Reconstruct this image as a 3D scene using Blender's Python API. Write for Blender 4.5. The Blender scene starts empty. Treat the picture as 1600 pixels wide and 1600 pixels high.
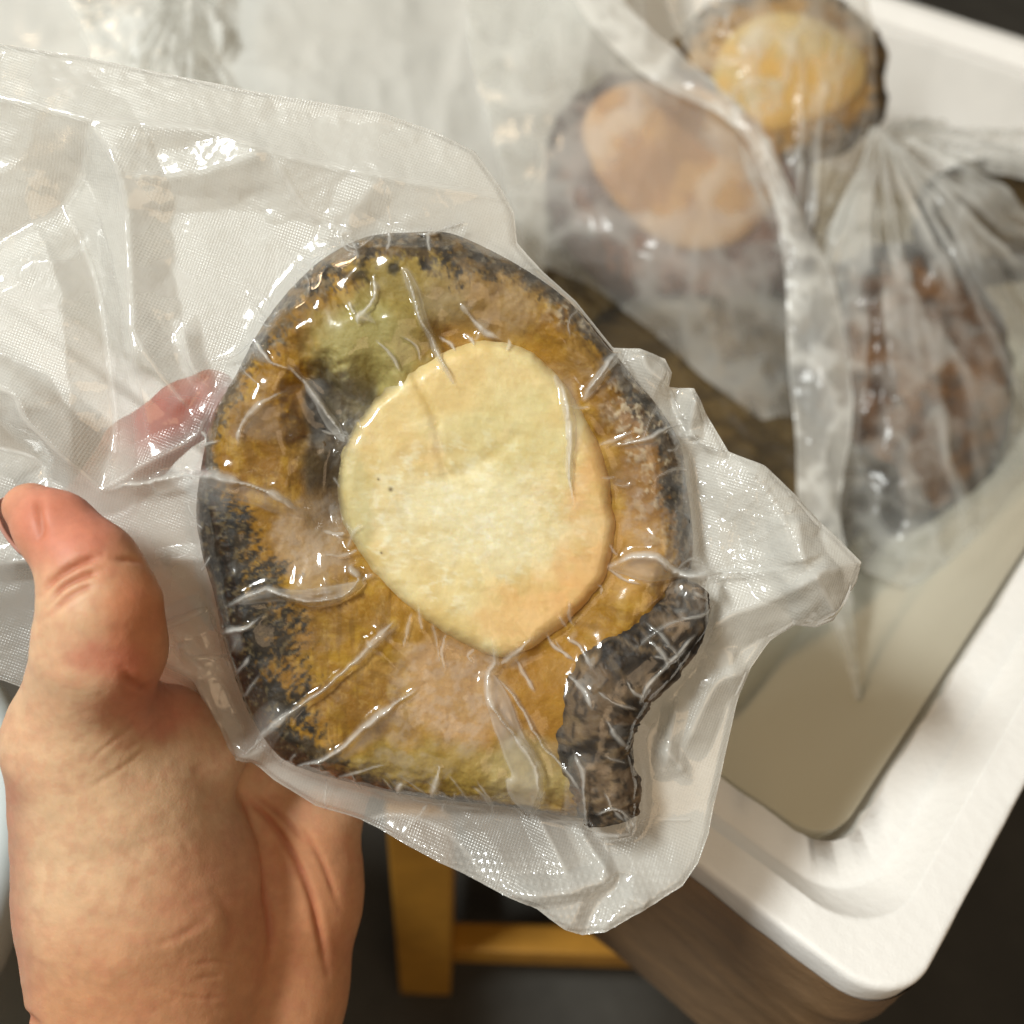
import bpy, math
import numpy as np
from mathutils import Matrix, Vector
sc = bpy.context.scene
C = sc.collection
rng = np.random.default_rng(7)

# ------------------------------------------------------------------ camera
FPX = 1604.0                                   # focal length in photo pixels (1600 px frame)
PITCH, ROLL, YAW = map(math.radians, (47.504, 4.508, -36.256))
RIM = 0.45                                     # height of the foam box rim above the floor
CAM = np.array([0.0, 0.0, RIM + 0.28])
_fw = np.array([0, math.cos(PITCH), -math.sin(PITCH)])
_rt = np.array([1.0, 0, 0]); _up = np.cross(_rt, _fw)
RT = math.cos(ROLL)*_rt + math.sin(ROLL)*_up
UP = -math.sin(ROLL)*_rt + math.cos(ROLL)*_up
FW = _fw
cam = bpy.data.cameras.new('camera'); camo = bpy.data.objects.new('camera', cam); C.objects.link(camo)
mw = Matrix.Identity(4)
for i in range(3):
    mw[i][0], mw[i][1], mw[i][2], mw[i][3] = RT[i], UP[i], -FW[i], CAM[i]
camo.matrix_world = mw
cam.sensor_width = 36.0; cam.lens = 36.0*FPX/1600.0
cam.clip_start = 0.01; cam.clip_end = 50
cam.dof.use_dof = True; cam.dof.focus_distance = 0.243; cam.dof.aperture_fstop = 9.0
sc.camera = camo

# ------------------------------------------------------------------ world, lamps, exposure
w = bpy.data.worlds.new('World'); sc.world = w; w.use_nodes = True
bg = w.node_tree.nodes['Background']; bg.inputs[0].default_value = (1.0, 0.88, 0.70, 1); bg.inputs[1].default_value = 0.17
def area(name, loc, target, size, power, color):
    l = bpy.data.lights.new(name, 'AREA'); l.shape = 'RECTANGLE'; l.size, l.size_y = size; l.energy = power; l.color = color
    o = bpy.data.objects.new(name, l); C.objects.link(o); o.location = loc
    d = Vector(target) - Vector(loc); o.rotation_euler = d.to_track_quat('-Z', 'Y').to_euler(); return o
area('ceiling_lamp', (-0.95, -0.20, 1.95), (0, 0.25, 0.45), (0.42, 0.22), 30.0, (0.97, 1.0, 0.97))
area('warm_lamp', (0.60, -0.85, 1.35), (0, 0.25, 0.45), (0.95, 0.70), 4.0, (1.0, 0.70, 0.42))
area('warm_back_fill', (-1.05, 1.15, 1.10), (0.1, 0.35, 0.4), (0.3, 0.2), 4.4, (1.0, 0.72, 0.44))  # added fill from the back left, warms the rim step and box interior
sc.view_settings.view_transform = 'Standard'; sc.view_settings.look = 'None'
sc.view_settings.exposure = 0.14; sc.view_settings.gamma = 1.0; sc.view_settings.use_curve_mapping = False
sc.render.engine = 'CYCLES'
cy = sc.cycles
cy.use_denoising = True
try: cy.denoiser = 'OPENIMAGEDENOISE'
except Exception: pass
cy.max_bounces = 8; cy.diffuse_bounces = 3; cy.glossy_bounces = 3; cy.transmission_bounces = 4; cy.transparent_max_bounces = 32
cy.sample_clamp_indirect = 6.0; cy.caustics_reflective = False; cy.caustics_refractive = False

# ------------------------------------------------------------------ coordinate helpers
D0 = 25.0                                      # cm from the lens to the plane of the held bag
def L(px, py, z=0.0):
    """point in the held bag's own frame (cm): z towards the viewer"""
    px = np.asarray(px, float); py = np.asarray(py, float); z = np.asarray(z, float)
    k = (D0 - z)/FPX
    return np.stack(np.broadcast_arrays((px-800)*k, (800-py)*k, z), -1)
def Lpx(P):
    k = FPX/(D0 - P[..., 2])
    return 800 + P[..., 0]*k, 800 - P[..., 1]*k
def W(px, py, d):
    """world point (m) at depth d cm along the lens axis"""
    px = np.asarray(px, float); py = np.asarray(py, float); d = np.asarray(d, float)*0.01
    return CAM + ((px-800)/FPX*d)[..., None]*RT - ((py-800)/FPX*d)[..., None]*UP + d[..., None]*FW
EX = np.array([math.cos(YAW), math.sin(YAW), 0]); EY = np.array([-math.sin(YAW), math.cos(YAW), 0])
def B(x, y, z):
    """box frame (cm, z from the rim) -> world m"""
    return x*0.01*EX + y*0.01*EY + np.array([0, 0, RIM + z*0.01])
HELD = Matrix.Identity(4)
_o = CAM + FW*D0*0.01
for i in range(3):
    HELD[i][0], HELD[i][1], HELD[i][2], HELD[i][3] = RT[i], UP[i], -FW[i], _o[i]

# ------------------------------------------------------------------ numeric helpers
def s2l(c):
    c = np.asarray(c, float)/255.0
    return np.where(c <= 0.04045, c/12.92, ((c+0.055)/1.055)**2.4)
def sstep(a, b, x):
    t = np.clip((x-a)/(b-a), 0, 1); return t*t*(3-2*t)
def _hash(ix, iy, seed):
    h = (ix.astype(np.int64)*374761393 + iy.astype(np.int64)*668265263 + seed*2147483647) & 0xffffffff
    h = ((h ^ (h >> 13))*1274126177) & 0xffffffff
    return ((h ^ (h >> 16)) & 0xffff)/65535.0
def vnoise(x, y, seed=0):
    xi = np.floor(x); yi = np.floor(y); fx = x-xi; fy = y-yi
    ux = fx*fx*fx*(fx*(fx*6-15)+10); uy = fy*fy*fy*(fy*(fy*6-15)+10)
    a = _hash(xi, yi, seed); b = _hash(xi+1, yi, seed); c = _hash(xi, yi+1, seed); d = _hash(xi+1, yi+1, seed)
    return (a*(1-ux)+b*ux)*(1-uy) + (c*(1-ux)+d*ux)*uy
def fbm(x, y, s, seed=0, oct=4, gain=0.5):
    x = np.asarray(x, float)/s; y = np.asarray(y, float)/s; v = 0; a = 1; t = 0
    for i in range(oct):
        v = v + a*vnoise(x+17.3*i, y-9.1*i, seed+i*13); t += a; a *= gain
        x, y = x*1.93+0.31*y, y*1.93-0.31*x
    return v/t
def ridged(x, y, s, seed=0, oct=3):
    v = 0; a = 1; t = 0
    for i in range(oct):
        v = v + a*(1-np.abs(2*fbm(x, y, s/(2.0**i), seed+31*i, 2)-1)); t += a; a *= 0.5
    return v/t
def segdist(x, y, pts, side=False):
    """distance to polyline and parameter 0..1 along it"""
    pts = np.asarray(pts, float); best = np.full(np.shape(x), 1e9); par = np.zeros(np.shape(x)); n = len(pts)-1; sd_ = np.zeros(np.shape(x))
    for i in range(n):
        a, b = pts[i], pts[i+1]; e = b-a
        t = np.clip(((x-a[0])*e[0]+(y-a[1])*e[1])/max(e@e, 1e-9), 0, 1)
        d = np.hypot(x-a[0]-t*e[0], y-a[1]-t*e[1]); m = d < best
        best = np.where(m, d, best); par = np.where(m, (i+t)/n, par)
        if side: sd_ = np.where(m, np.sign((x-a[0])*e[1]-(y-a[1])*e[0]), sd_)
    return (best, par, sd_) if side else (best, par)
def polysdf(x, y, pts):
    """>0 inside"""
    pts = np.asarray(pts, float); d, _ = segdist(x, y, np.vstack([pts, pts[:1]]))
    ins = np.zeros(np.shape(x), bool); n = len(pts); j = n-1
    for i in range(n):
        xi, yi = pts[i]; xj, yj = pts[j]
        if yi != yj:
            ins ^= ((yi > y) != (yj > y)) & (x < (xj-xi)*(y-yi)/(yj-yi)+xi)
        j = i
    return np.where(ins, d, -d)
def catmull(pts, n, closed=False):
    pts = np.asarray(pts, float)
    if closed: P = np.vstack([pts[-1:], pts, pts[:2]]); m = len(pts)
    else: P = np.vstack([2*pts[:1]-pts[1:2], pts, 2*pts[-1:]-pts[-2:-1]]); m = len(pts)-1
    u = np.linspace(0, m, n, endpoint=not closed); i = np.minimum(u.astype(int), m-1); t = (u-i)[:, None]
    a, b, c, d = P[i], P[i+1], P[i+2], P[i+3]
    return 0.5*((2*b)+(c-a)*t+(2*a-5*b+4*c-d)*t*t+(3*b-a-3*c+d)*t**3)
def blur(a, n):
    for _ in range(n):
        a = (np.pad(a, ((1, 1), (0, 0)), 'edge')[:-2]+2*a+np.pad(a, ((1, 1), (0, 0)), 'edge')[2:])/4
        a = (np.pad(a, ((0, 0), (1, 1)), 'edge')[:, :-2]+2*a+np.pad(a, ((0, 0), (1, 1)), 'edge')[:, 2:])/4
    return a
def gridfaces(nr, nc, wrapc=False, off=0):
    r = np.arange(nr-1)[:, None]; c = np.arange(nc if wrapc else nc-1)[None, :]; c2 = (c+1) % nc
    f = np.stack([r*nc+c, r*nc+c2, (r+1)*nc+c2, (r+1)*nc+c], -1).reshape(-1, 4)
    return f+off

# ------------------------------------------------------------------ object helpers
def mesh(name, V, F, mat, parent=None, M=None, col=None, attrs=None, smooth=True, scale=1.0, tris=None):
    V = np.asarray(V, float)*scale; me = bpy.data.meshes.new(name)
    F = np.asarray(F, np.int32).reshape(-1, 4) if F is not None and len(F) else np.zeros((0, 4), np.int32)
    T = np.asarray(tris, np.int32).reshape(-1, 3) if tris is not None and len(tris) else np.zeros((0, 3), np.int32)
    me.vertices.add(len(V)); me.vertices.foreach_set('co', V.astype(np.float32).ravel())
    loops = np.concatenate([F.ravel(), T.ravel()]); me.loops.add(len(loops)); me.loops.foreach_set('vertex_index', loops)
    st = np.concatenate([np.arange(len(F))*4, len(F)*4+np.arange(len(T))*3]).astype(np.int32)
    me.polygons.add(len(st)); me.polygons.foreach_set('loop_start', st)
    try: me.polygons.foreach_set('loop_total', np.concatenate([np.full(len(F), 4), np.full(len(T), 3)]).astype(np.int32))
    except Exception: pass
    me.update(calc_edges=True); me.validate()
    me.polygons.foreach_set('use_smooth', np.full(len(me.polygons), smooth))
    if col is not None:
        a = me.color_attributes.new('col', 'FLOAT_COLOR', 'POINT'); a.data.foreach_set('color', np.column_stack([col, np.ones(len(col))]).astype(np.float32).ravel())
    for k, v in (attrs or {}).items():
        a = me.attributes.new(k, 'FLOAT', 'POINT'); a.data.foreach_set('value', np.asarray(v, np.float32).ravel())
    me.materials.append(mat)
    o = bpy.data.objects.new(name, me); C.objects.link(o)
    if parent is not None: o.parent = parent
    if M is not None: o.matrix_world = M
    return o
def empty(name, M=None):
    o = bpy.data.objects.new(name, None); C.objects.link(o); o.empty_display_size = 0.02
    if M is not None: o.matrix_world = M
    return o
def tag(o, label, cat, group=None):
    o['label'] = label; o['category'] = cat
    if group: o['group'] = group
    return o
def boxmesh(cx, cy, cz, sx, sy, sz, bev=0.0):
    import bmesh
    bm = bmesh.new(); bmesh.ops.create_cube(bm, size=1.0, matrix=Matrix.Translation((cx, cy, cz)) @ Matrix.Diagonal((sx, sy, sz, 1)))
    if bev: bmesh.ops.bevel(bm, geom=bm.edges[:], offset=bev, segments=2, profile=0.6, affect='EDGES')
    bm.verts.index_update()
    V = [v.co[:] for v in bm.verts]; Fq = []; Ft = []
    for f in bm.faces:
        ids = [v.index for v in f.verts]
        if len(ids) == 4: Fq.append(ids)
        else:
            for k in range(1, len(ids)-1): Ft.append([ids[0], ids[k], ids[k+1]])
    bm.free(); return np.array(V), Fq, Ft
def tube(path, rad, seg=24, caps=True):
    path = np.asarray(path, float); n = len(path); T = np.gradient(path, axis=0); T /= np.linalg.norm(T, axis=1)[:, None]
    ref = np.array([0, 0, 1.0]); N = np.cross(T, ref); N /= np.linalg.norm(N, axis=1)[:, None]+1e-9; Bn = np.cross(N, T)
    a = np.linspace(0, 2*np.pi, seg, endpoint=False)
    V = path[:, None]+np.asarray(rad)[:, None, None]*(np.cos(a)[None, :, None]*N[:, None]+np.sin(a)[None, :, None]*Bn[:, None])
    V = V.reshape(-1, 3); F = gridfaces(n, seg, True); tri = []
    if caps:
        V = np.vstack([V, path[:1], path[-1:]]); i0 = n*seg
        tri = [[i0, (k+1) % seg, k] for k in range(seg)]+[[i0+1, (n-1)*seg+k, (n-1)*seg+(k+1) % seg] for k in range(seg)]
    return V, F, tri, a

# ------------------------------------------------------------------ materials
def nt(name):
    m = bpy.data.materials.new(name); m.use_nodes = True; t = m.node_tree
    for n in list(t.nodes): t.nodes.remove(n)
    out = t.nodes.new('ShaderNodeOutputMaterial'); return m, t, out
def N(t, typ, **kw):
    n = t.nodes.new(typ)
    for k, v in kw.items(): setattr(n, k, v)
    return n
def math_(t, op, a, b=None):
    n = N(t, 'ShaderNodeMath', operation=op)
    for i, v in enumerate((a, b)):
        if v is None: continue
        if isinstance(v, (int, float)): n.inputs[i].default_value = v
        else: t.links.new(v, n.inputs[i])
    return n.outputs[0]
def objcoord(t): return N(t, 'ShaderNodeTexCoord').outputs['Object']
def noise(t, vec, scale, detail=4, rough=0.55):
    n = N(t, 'ShaderNodeTexNoise'); t.links.new(vec, n.inputs['Vector']); n.inputs['Scale'].default_value = scale
    n.inputs['Detail'].default_value = detail; n.inputs['Roughness'].default_value = rough; return n.outputs['Fac']
def bump(t, h, strength, dist, normal=None):
    b = N(t, 'ShaderNodeBump'); t.links.new(h, b.inputs['Height']); b.inputs['Strength'].default_value = strength; b.inputs['Distance'].default_value = dist
    if normal is not None: t.links.new(normal, b.inputs['Normal'])
    return b.outputs[0]
def ramp(t, fac, stops):
    r = N(t, 'ShaderNodeValToRGB'); t.links.new(fac, r.inputs[0]); e = r.color_ramp.elements
    while len(e) < len(stops): e.new(0.5)
    for el, (p, c) in zip(e, stops): el.position = p; el.color = (*c, 1)
    return r.outputs[0]
def mat_solid(name, color=None, rough=0.6, spec=0.4, sss=0.0, sssr=(1, .4, .2), sscale=0.003, bumps=(), vary=0.0, vscale=200.0, coat=0.0, attr=False):
    """principled surface with procedural colour variation and relief; attr reads the mesh colour"""
    m, t, out = nt(name); p = N(t, 'ShaderNodeBsdfPrincipled'); t.links.new(p.outputs[0], out.inputs[0]); oc = objcoord(t)
    if attr:
        a = N(t, 'ShaderNodeAttribute', attribute_name='col'); c = a.outputs['Color']
    else:
        rg = N(t, 'ShaderNodeRGB'); rg.outputs[0].default_value = (*color, 1); c = rg.outputs[0]
    if vary:
        nz = noise(t, oc, vscale, 5, 0.6); mr = N(t, 'ShaderNodeMapRange'); t.links.new(nz, mr.inputs[0]); mr.inputs[1].default_value = .25; mr.inputs[2].default_value = .75
        mr.inputs[3].default_value = 1-vary; mr.inputs[4].default_value = 1+vary
        mx = N(t, 'ShaderNodeVectorMath', operation='SCALE'); t.links.new(c, mx.inputs[0]); t.links.new(mr.outputs[0], mx.inputs['Scale']); c = mx.outputs[0]
    t.links.new(c, p.inputs['Base Color'])
    p.inputs['Roughness'].default_value = rough; p.inputs['Specular IOR Level'].default_value = spec
    if sss:
        p.inputs['Subsurface Weight'].default_value = sss; p.inputs['Subsurface Radius'].default_value = sssr; p.inputs['Subsurface Scale'].default_value = sscale
    if coat:
        p.inputs['Coat Weight'].default_value = coat; p.inputs['Coat Roughness'].default_value = 0.08
    nrm = None
    for kind, scale, strength, dist in bumps:
        if kind == 'n': h = noise(t, oc, scale, 5, 0.6)
        elif kind == 'c':
            v = N(t, 'ShaderNodeTexVoronoi', feature='DISTANCE_TO_EDGE'); t.links.new(oc, v.inputs['Vector']); v.inputs['Scale'].default_value = scale
            mn = math_(t, 'MINIMUM', v.outputs['Distance'], 0.22); h = mn
        else:
            v = N(t, 'ShaderNodeTexVoronoi'); t.links.new(oc, v.inputs['Vector']); v.inputs['Scale'].default_value = scale; h = v.outputs['Distance']
        nrm = bump(t, h, strength, dist, nrm)
    if nrm is not None: t.links.new(nrm, p.inputs['Normal'])
    return m
def mat_film(name, milk, tint=(0.86, 0.84, 0.80), rough=0.12, emboss=0.0, epitch=0.0011, ebump=0.4, wob=0.0, gloss=1.0, trans=0.5, clear=(0.985, 0.985, 0.98)):
    """thin plastic film: clear, reflecting more at grazing angles, turning milky where the mesh says it is folded or frosted"""
    m, t, out = nt(name); oc = objcoord(t); nrm = None
    if wob: nrm = bump(t, noise(t, oc, 130, 4, 0.6), wob, 0.002)
    if emboss:
        sx = N(t, 'ShaderNodeSeparateXYZ'); mp = N(t, 'ShaderNodeMapping'); mp.inputs['Rotation'].default_value = (0, 0, 0.35); mp.inputs['Scale'].default_value = (2*math.pi/epitch,)*3
        t.links.new(oc, mp.inputs[0]); t.links.new(mp.outputs[0], sx.inputs[0])
        h = math_(t, 'MULTIPLY', math_(t, 'SINE', math_(t, 'ADD', sx.outputs[0], sx.outputs[1])), math_(t, 'SINE', math_(t, 'SUBTRACT', sx.outputs[0], sx.outputs[1])))
        nrm = bump(t, h, ebump, emboss, nrm)
    lw = N(t, 'ShaderNodeLayerWeight'); lw.inputs[0].default_value = 0.5
    f = math_(t, 'ADD', math_(t, 'MULTIPLY', math_(t, 'POWER', lw.outputs['Facing'], 3.5), 0.75*gloss), 0.045*gloss)
    gl = N(t, 'ShaderNodeBsdfGlossy'); gl.inputs['Roughness'].default_value = rough; gl.inputs[0].default_value = (1, 1, 1, 1)
    tr = N(t, 'ShaderNodeBsdfTransparent'); tr.inputs[0].default_value = (*clear, 1)
    di = N(t, 'ShaderNodeBsdfDiffuse'); di.inputs[0].default_value = (*tint, 1)
    tl = N(t, 'ShaderNodeBsdfTranslucent'); tl.inputs[0].default_value = (*tint, 1)
    if nrm is not None:
        for n in (gl, di, lw): t.links.new(nrm, n.inputs['Normal'])
    def mix(fac, a, b):
        n = N(t, 'ShaderNodeMixShader')
        if isinstance(fac, (int, float)): n.inputs[0].default_value = fac
        else: t.links.new(fac, n.inputs[0])
        t.links.new(a, n.inputs[1]); t.links.new(b, n.inputs[2]); return n.outputs[0]
    at = N(t, 'ShaderNodeAttribute', attribute_name='milk')
    mk = N(t, 'ShaderNodeClamp'); t.links.new(math_(t, 'ADD', at.outputs['Fac'], milk), mk.inputs[0])
    body = mix(mk.outputs[0], tr.outputs[0], mix(trans, di.outputs[0], tl.outputs[0]))
    t.links.new(mix(f, body, gl.outputs[0]), out.inputs[0]); return m

FOAM = mat_solid('foam_white', (0.87, 0.865, 0.845), 0.6, 0.35, bumps=(('v', 300, 0.17, 0.0008), ('n', 1300, 0.32, 0.0005)), vary=0.025, vscale=60)
TAPE = mat_solid('brown_packing_tape', (0.30, 0.185, 0.095), 0.26, 0.5, vary=0.14, vscale=40, bumps=(('n', 70, 0.30, 0.003),))
WOOD = mat_solid('yellow_varnished_wood', (0.44, 0.215, 0.03), 0.38, 0.5, vary=0.2, vscale=30, bumps=(('n', 150, 0.15, 0.001),))
FLOORM = mat_solid('dark_concrete', (0.060, 0.056, 0.048), 0.55, 0.3, vary=0.25, vscale=14, bumps=(('n', 60, 0.2, 0.003),))
ABALONE = mat_solid('abalone_flesh', attr=True, rough=0.55, spec=0.3, sss=0.12, sssr=(1, .55, .2), sscale=0.0025, bumps=(('n', 900, 0.35, 0.0008),), vary=0.10, vscale=900)
MUSCLE = mat_solid('abalone_muscle', attr=True, rough=0.5, spec=0.4, sss=0.25, sssr=(1, .7, .35), sscale=0.004, bumps=(('n', 900, 0.22, 0.0006), ('n', 220, 0.12, 0.001)), vary=0.06, vscale=500)
SKIN = mat_solid('skin', attr=True, rough=0.52, spec=0.35, sss=0.22, sssr=(1, .35, .18), sscale=0.004, bumps=(('c', 700, 0.10, 0.0005), ('n', 240, 0.13, 0.0007), ('n', 1400, 0.15, 0.0003)), vary=0.09, vscale=260)
NAIL = mat_solid('fingernail', (0.62, 0.33, 0.27), 0.25, 0.5, vary=0.05)
BUCKET = mat_solid('pale_plastic', (0.62, 0.70, 0.72), 0.4, 0.5, vary=0.03, vscale=20)
DARK = mat_solid('black_plastic', (0.012, 0.011, 0.010), 0.5, 0.4, vary=0.2, vscale=20)
FILMF = mat_film('vacuum_film_clear', 0.0, tint=(0.93, 0.92, 0.88), rough=0.11, wob=0.04)
FILMB = mat_film('vacuum_film_embossed', 0.0, tint=(0.92, 0.905, 0.855), rough=0.25, emboss=0.0004, epitch=0.0014, ebump=0.22, wob=0.12, trans=0.35)
POLY = mat_film('thin_polythene', 0.0, tint=(0.93, 0.94, 0.91), rough=0.20, wob=0.08, gloss=0.40, trans=0.35)

# ------------------------------------------------------------------ floor
g = np.linspace(-6, 6, 61); X, Y = np.meshgrid(g, g)
fl = mesh('floor', np.stack([X, Y, 0*X], -1).reshape(-1, 3), gridfaces(61, 61), FLOORM); fl['kind'] = 'structure'

# ------------------------------------------------------------------ foam box
BX0, BX1, BY0, BY1, BH = -60.0, 3.75, 13.8, 78.0, 16.0
def rrect(x0, x1, y0, y1, r, n=14, m=90):
    P = []
    for cx, cy, a0 in ((x1-r, y0+r, -90), (x1-r, y1-r, 0), (x0+r, y1-r, 90), (x0+r, y0+r, 180)):
        a = np.radians(a0+np.linspace(0, 90, n)); P.append(np.stack([cx+r*np.cos(a), cy+r*np.sin(a)], -1))
    out = []
    for i in range(4):
        out.append(P[i]); a, b = P[i][-1], P[(i+1) % 4][0]; t = np.linspace(0, 1, m+2)[1:-1, None]; out.append(a+(b-a)*t)
    return np.vstack(out)
def loops(prof, off0=0.0):
    rows = []
    for k_, (o, z, r) in enumerate(prof):
        ox = o*.25 if k_ < 4 else o
        rows.append((rrect(BX0+ox, BX1-ox, BY0+o, BY1-o, r), z))
    return rows
prof = [(3.4, -BH, 1.6), (2.55, -BH, 2.2), (2.3, -BH+.3, 2.4), (0.35, -3.0, 1.7), (0.10, -1.0, 1.7), (0.02, -.25, 1.8), (0.06, -.06, 1.75), (0.14, 0.0, 1.7), (0.24, 0.0, 1.65), (1.16, 0.0, 2.1), (1.23, -.01, 2.1), (1.28, -.06, 2.1),
        (1.32, -.12, 2.1), (2.10, -.90, 1.9), (2.15, -.95, 1.9), (2.21, -.97, 1.85), (2.30, -.97, 1.8), (3.32, -.97, 1.5), (3.39, -.99, 1.4), (3.43, -1.06, 1.35), (3.45, -1.20, 1.35), (3.62, -2.5, 1.3), (5.0, -13.2, 1.2), (5.6, -13.6, 1.0)]
V = []
for k, (lp, z) in enumerate(loops(prof)):
    P = np.column_stack([lp, np.full(len(lp), z)])
    amp = 0.018 if 5 <= k <= 20 else 0.02
    P[:, 0] += amp*(fbm(lp[:, 0], lp[:, 1], 0.7, 5+k//3)-.5)*2; P[:, 1] += amp*(fbm(lp[:, 0], lp[:, 1], 0.7, 50+k//3)-.5)*2
    if 5 <= k <= 20: P[:, 2] += 0.02*(fbm(lp[:, 0], lp[:, 1], 1.3, 90)-.5)*2
    if k in (18, 19, 20): P[:, :2] += (0.55*(sstep(.55, .8, fbm(lp[:, 0], lp[:, 1], 0.45, 77))*.35+.2*fbm(lp[:, 0], lp[:, 1], .2, 78)**2))[:, None]*np.array([[1, -1]])
    V.append(P)
nl = len(V[0]); V = np.vstack(V); F = gridfaces(len(prof), nl, True)
c0 = len(V); V = np.vstack([V, [[(BX0+BX1)/2, (BY0+BY1)/2, -BH]], [[(BX0+BX1)/2, (BY0+BY1)/2, -13.6]]])
tri = [[c0, (k+1) % nl, k] for k in range(nl)]+[[c0+1, (len(prof)-1)*nl+k, (len(prof)-1)*nl+(k+1) % nl] for k in range(nl)]
BOXM = Matrix.Identity(4)
for i in range(3): BOXM[i][0], BOXM[i][1], BOXM[i][2] = EX[i], EY[i], (0, 0, 1)[i]
BOXM[2][3] = RIM
foam = empty('foam_box', BOXM); tag(foam, 'large white foam box with stepped rim, open, brown tape round its side', 'box')
mesh('shell', V, F, FOAM, foam, None, scale=0.01, tris=tri)
rows = []
for z in np.linspace(-15.85, -1.15, 30):
    o = np.interp(z, [-BH+.3, -3, -1.0], [2.3, .35, .10])-0.05
    ox = np.interp(z, [-BH+.3, -3, -1.0], [.575, .0875, .10])-0.05; lp = rrect(BX0+ox, BX1-ox, BY0+o, BY1-o, 1.75); zz = z+(0.35*(fbm(lp[:, 0], lp[:, 1], 2.5, 3)-.5) if z > -1.5 else 0*lp[:, 0])
    wr = 0.16*np.clip(ridged(lp[:, 0]*.5+lp[:, 1]*.4, np.full(len(lp), z*2.2), 2.4, 8)-.70, 0, 1)*3
    cen = np.array([(BX0+BX1)/2, (BY0+BY1)/2]); d = lp-cen; d /= np.linalg.norm(d, axis=1)[:, None]
    rows.append(np.column_stack([lp+d*wr[:, None], zz]))
mesh('tape', np.vstack(rows), gridfaces(30, nl, True), TAPE, foam, None, scale=0.01)

LINER = mat_film('liner_film_shade_tint', 0.0, tint=(0.80, 0.765, 0.63), rough=0.3, wob=0.1, gloss=0.4, trans=0.15)  # olive-beige tint puts the warm interior shade into the film colour
rows = []
for k, (o, z) in enumerate([(3.68+1.3*t+5.0*t*t, -1.25-11.75*t**.85) for t in np.linspace(0, 1, 22)]+[(10.1+f_*9, -13.1) for f_ in np.linspace(0, 1, 12)]):
    lp = rrect(BX0+o, BX1-o, BY0+o, BY1-o, 1.3+max(0, o-3.4)*.5); q = fbm(lp[:, 0], lp[:, 1]+z, 5.0, 130, 3)-.5; rg_ = ridged(lp[:, 0]+z*.3, lp[:, 1]-z*.3, 7, 131)-.6
    cen = np.array([(BX0+BX1)/2, (BY0+BY1)/2]); d = cen-lp; d /= np.linalg.norm(d, axis=1)[:, None]; am = .16*min(1, k/4)
    up_ = 0.25*(fbm(lp[:, 0], lp[:, 1], 3.0, 132)-.5)*(k < 2)
    bk_ = sstep(BY1-12, BY1-5, lp[:, 1])*.75; z = z+(-13.0-z)*bk_ if k < 22 else z
    rows.append(np.column_stack([lp+d*(am*(1+q+rg_))[:, None], z+up_+(.9*(q+.5)+.5*np.clip(rg_, 0, 1) if k > 21 else 0*q)]))
lc = rows[-1].copy(); lc[:, :2] = cen; rows.append(lc)
liner = mesh('added_box_liner', np.vstack(rows), gridfaces(len(rows), nl, True), LINER, None, BOXM, scale=0.01, attrs={'milk': np.full(len(rows)*nl, .9)}); tag(liner, 'added plastic liner in the foam box, its olive-beige tint standing in for warm shade', 'liner')

# ------------------------------------------------------------------ stool under the box
ST = empty('wooden_stool', Matrix.Translation((0.060, 0.350, 0)) @ Matrix.Rotation(math.radians(2.5), 4, 'Z')); tag(ST, 'low yellow wooden stool carrying the white foam box', 'stool')
def part(name, args, mat, parent, bev=0.002):
    V, q, tr = boxmesh(*args, bev); return mesh(name, V, q, mat, parent, None, tris=tr, smooth=False)
zt = RIM-BH*0.01-0.001
hx, hy, lw = 0.098, 0.105, 0.034
for k in range(4): part('seat_board', (0, -0.0885+0.0590*k, zt-0.012, 0.23, 0.057, 0.024), WOOD, ST)
for sx in (-1, 1):
    for sy in (-1, 1): part('leg', (sx*hx, sy*hy, (zt-0.024)/2, lw, lw, zt-0.024), WOOD, ST)
for sy in (-1, 1): part('rung', (0, sy*hy, 0.052, 2*hx-lw, 0.018, 0.022), WOOD, ST)
for sx in (-1, 1): part('rung', (sx*hx, 0, 0.075, 0.018, 2*hy-lw, 0.022), WOOD, ST)

# ------------------------------------------------------------------ pale bucket beside the wrist, on the floor
prof2 = [(0.0, 0.002), (.085, .002), (.092, .012), (.112, .35), (.119, .355), (.124, .365), (.122, .38), (.114, .385), (.107, .38), (.105, .35), (.086, .02), (0, .018)]
a = np.linspace(0, 2*np.pi, 64, endpoint=False); V = np.array([[r*math.cos(t), r*math.sin(t), z] for r, z in prof2 for t in a])
bk = mesh('bucket', V, gridfaces(len(prof2), 64, True), BUCKET); _r = W(12.0, 1440.0, 1.0)-CAM; _p = CAM+_r*((0.372-CAM[2])/_r[2]); bk.location = (_p[0]-0.122, _p[1]+0.0, 0.0); tag(bk, 'pale bluish plastic bucket on the floor beside the wrist', 'bucket')

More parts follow.
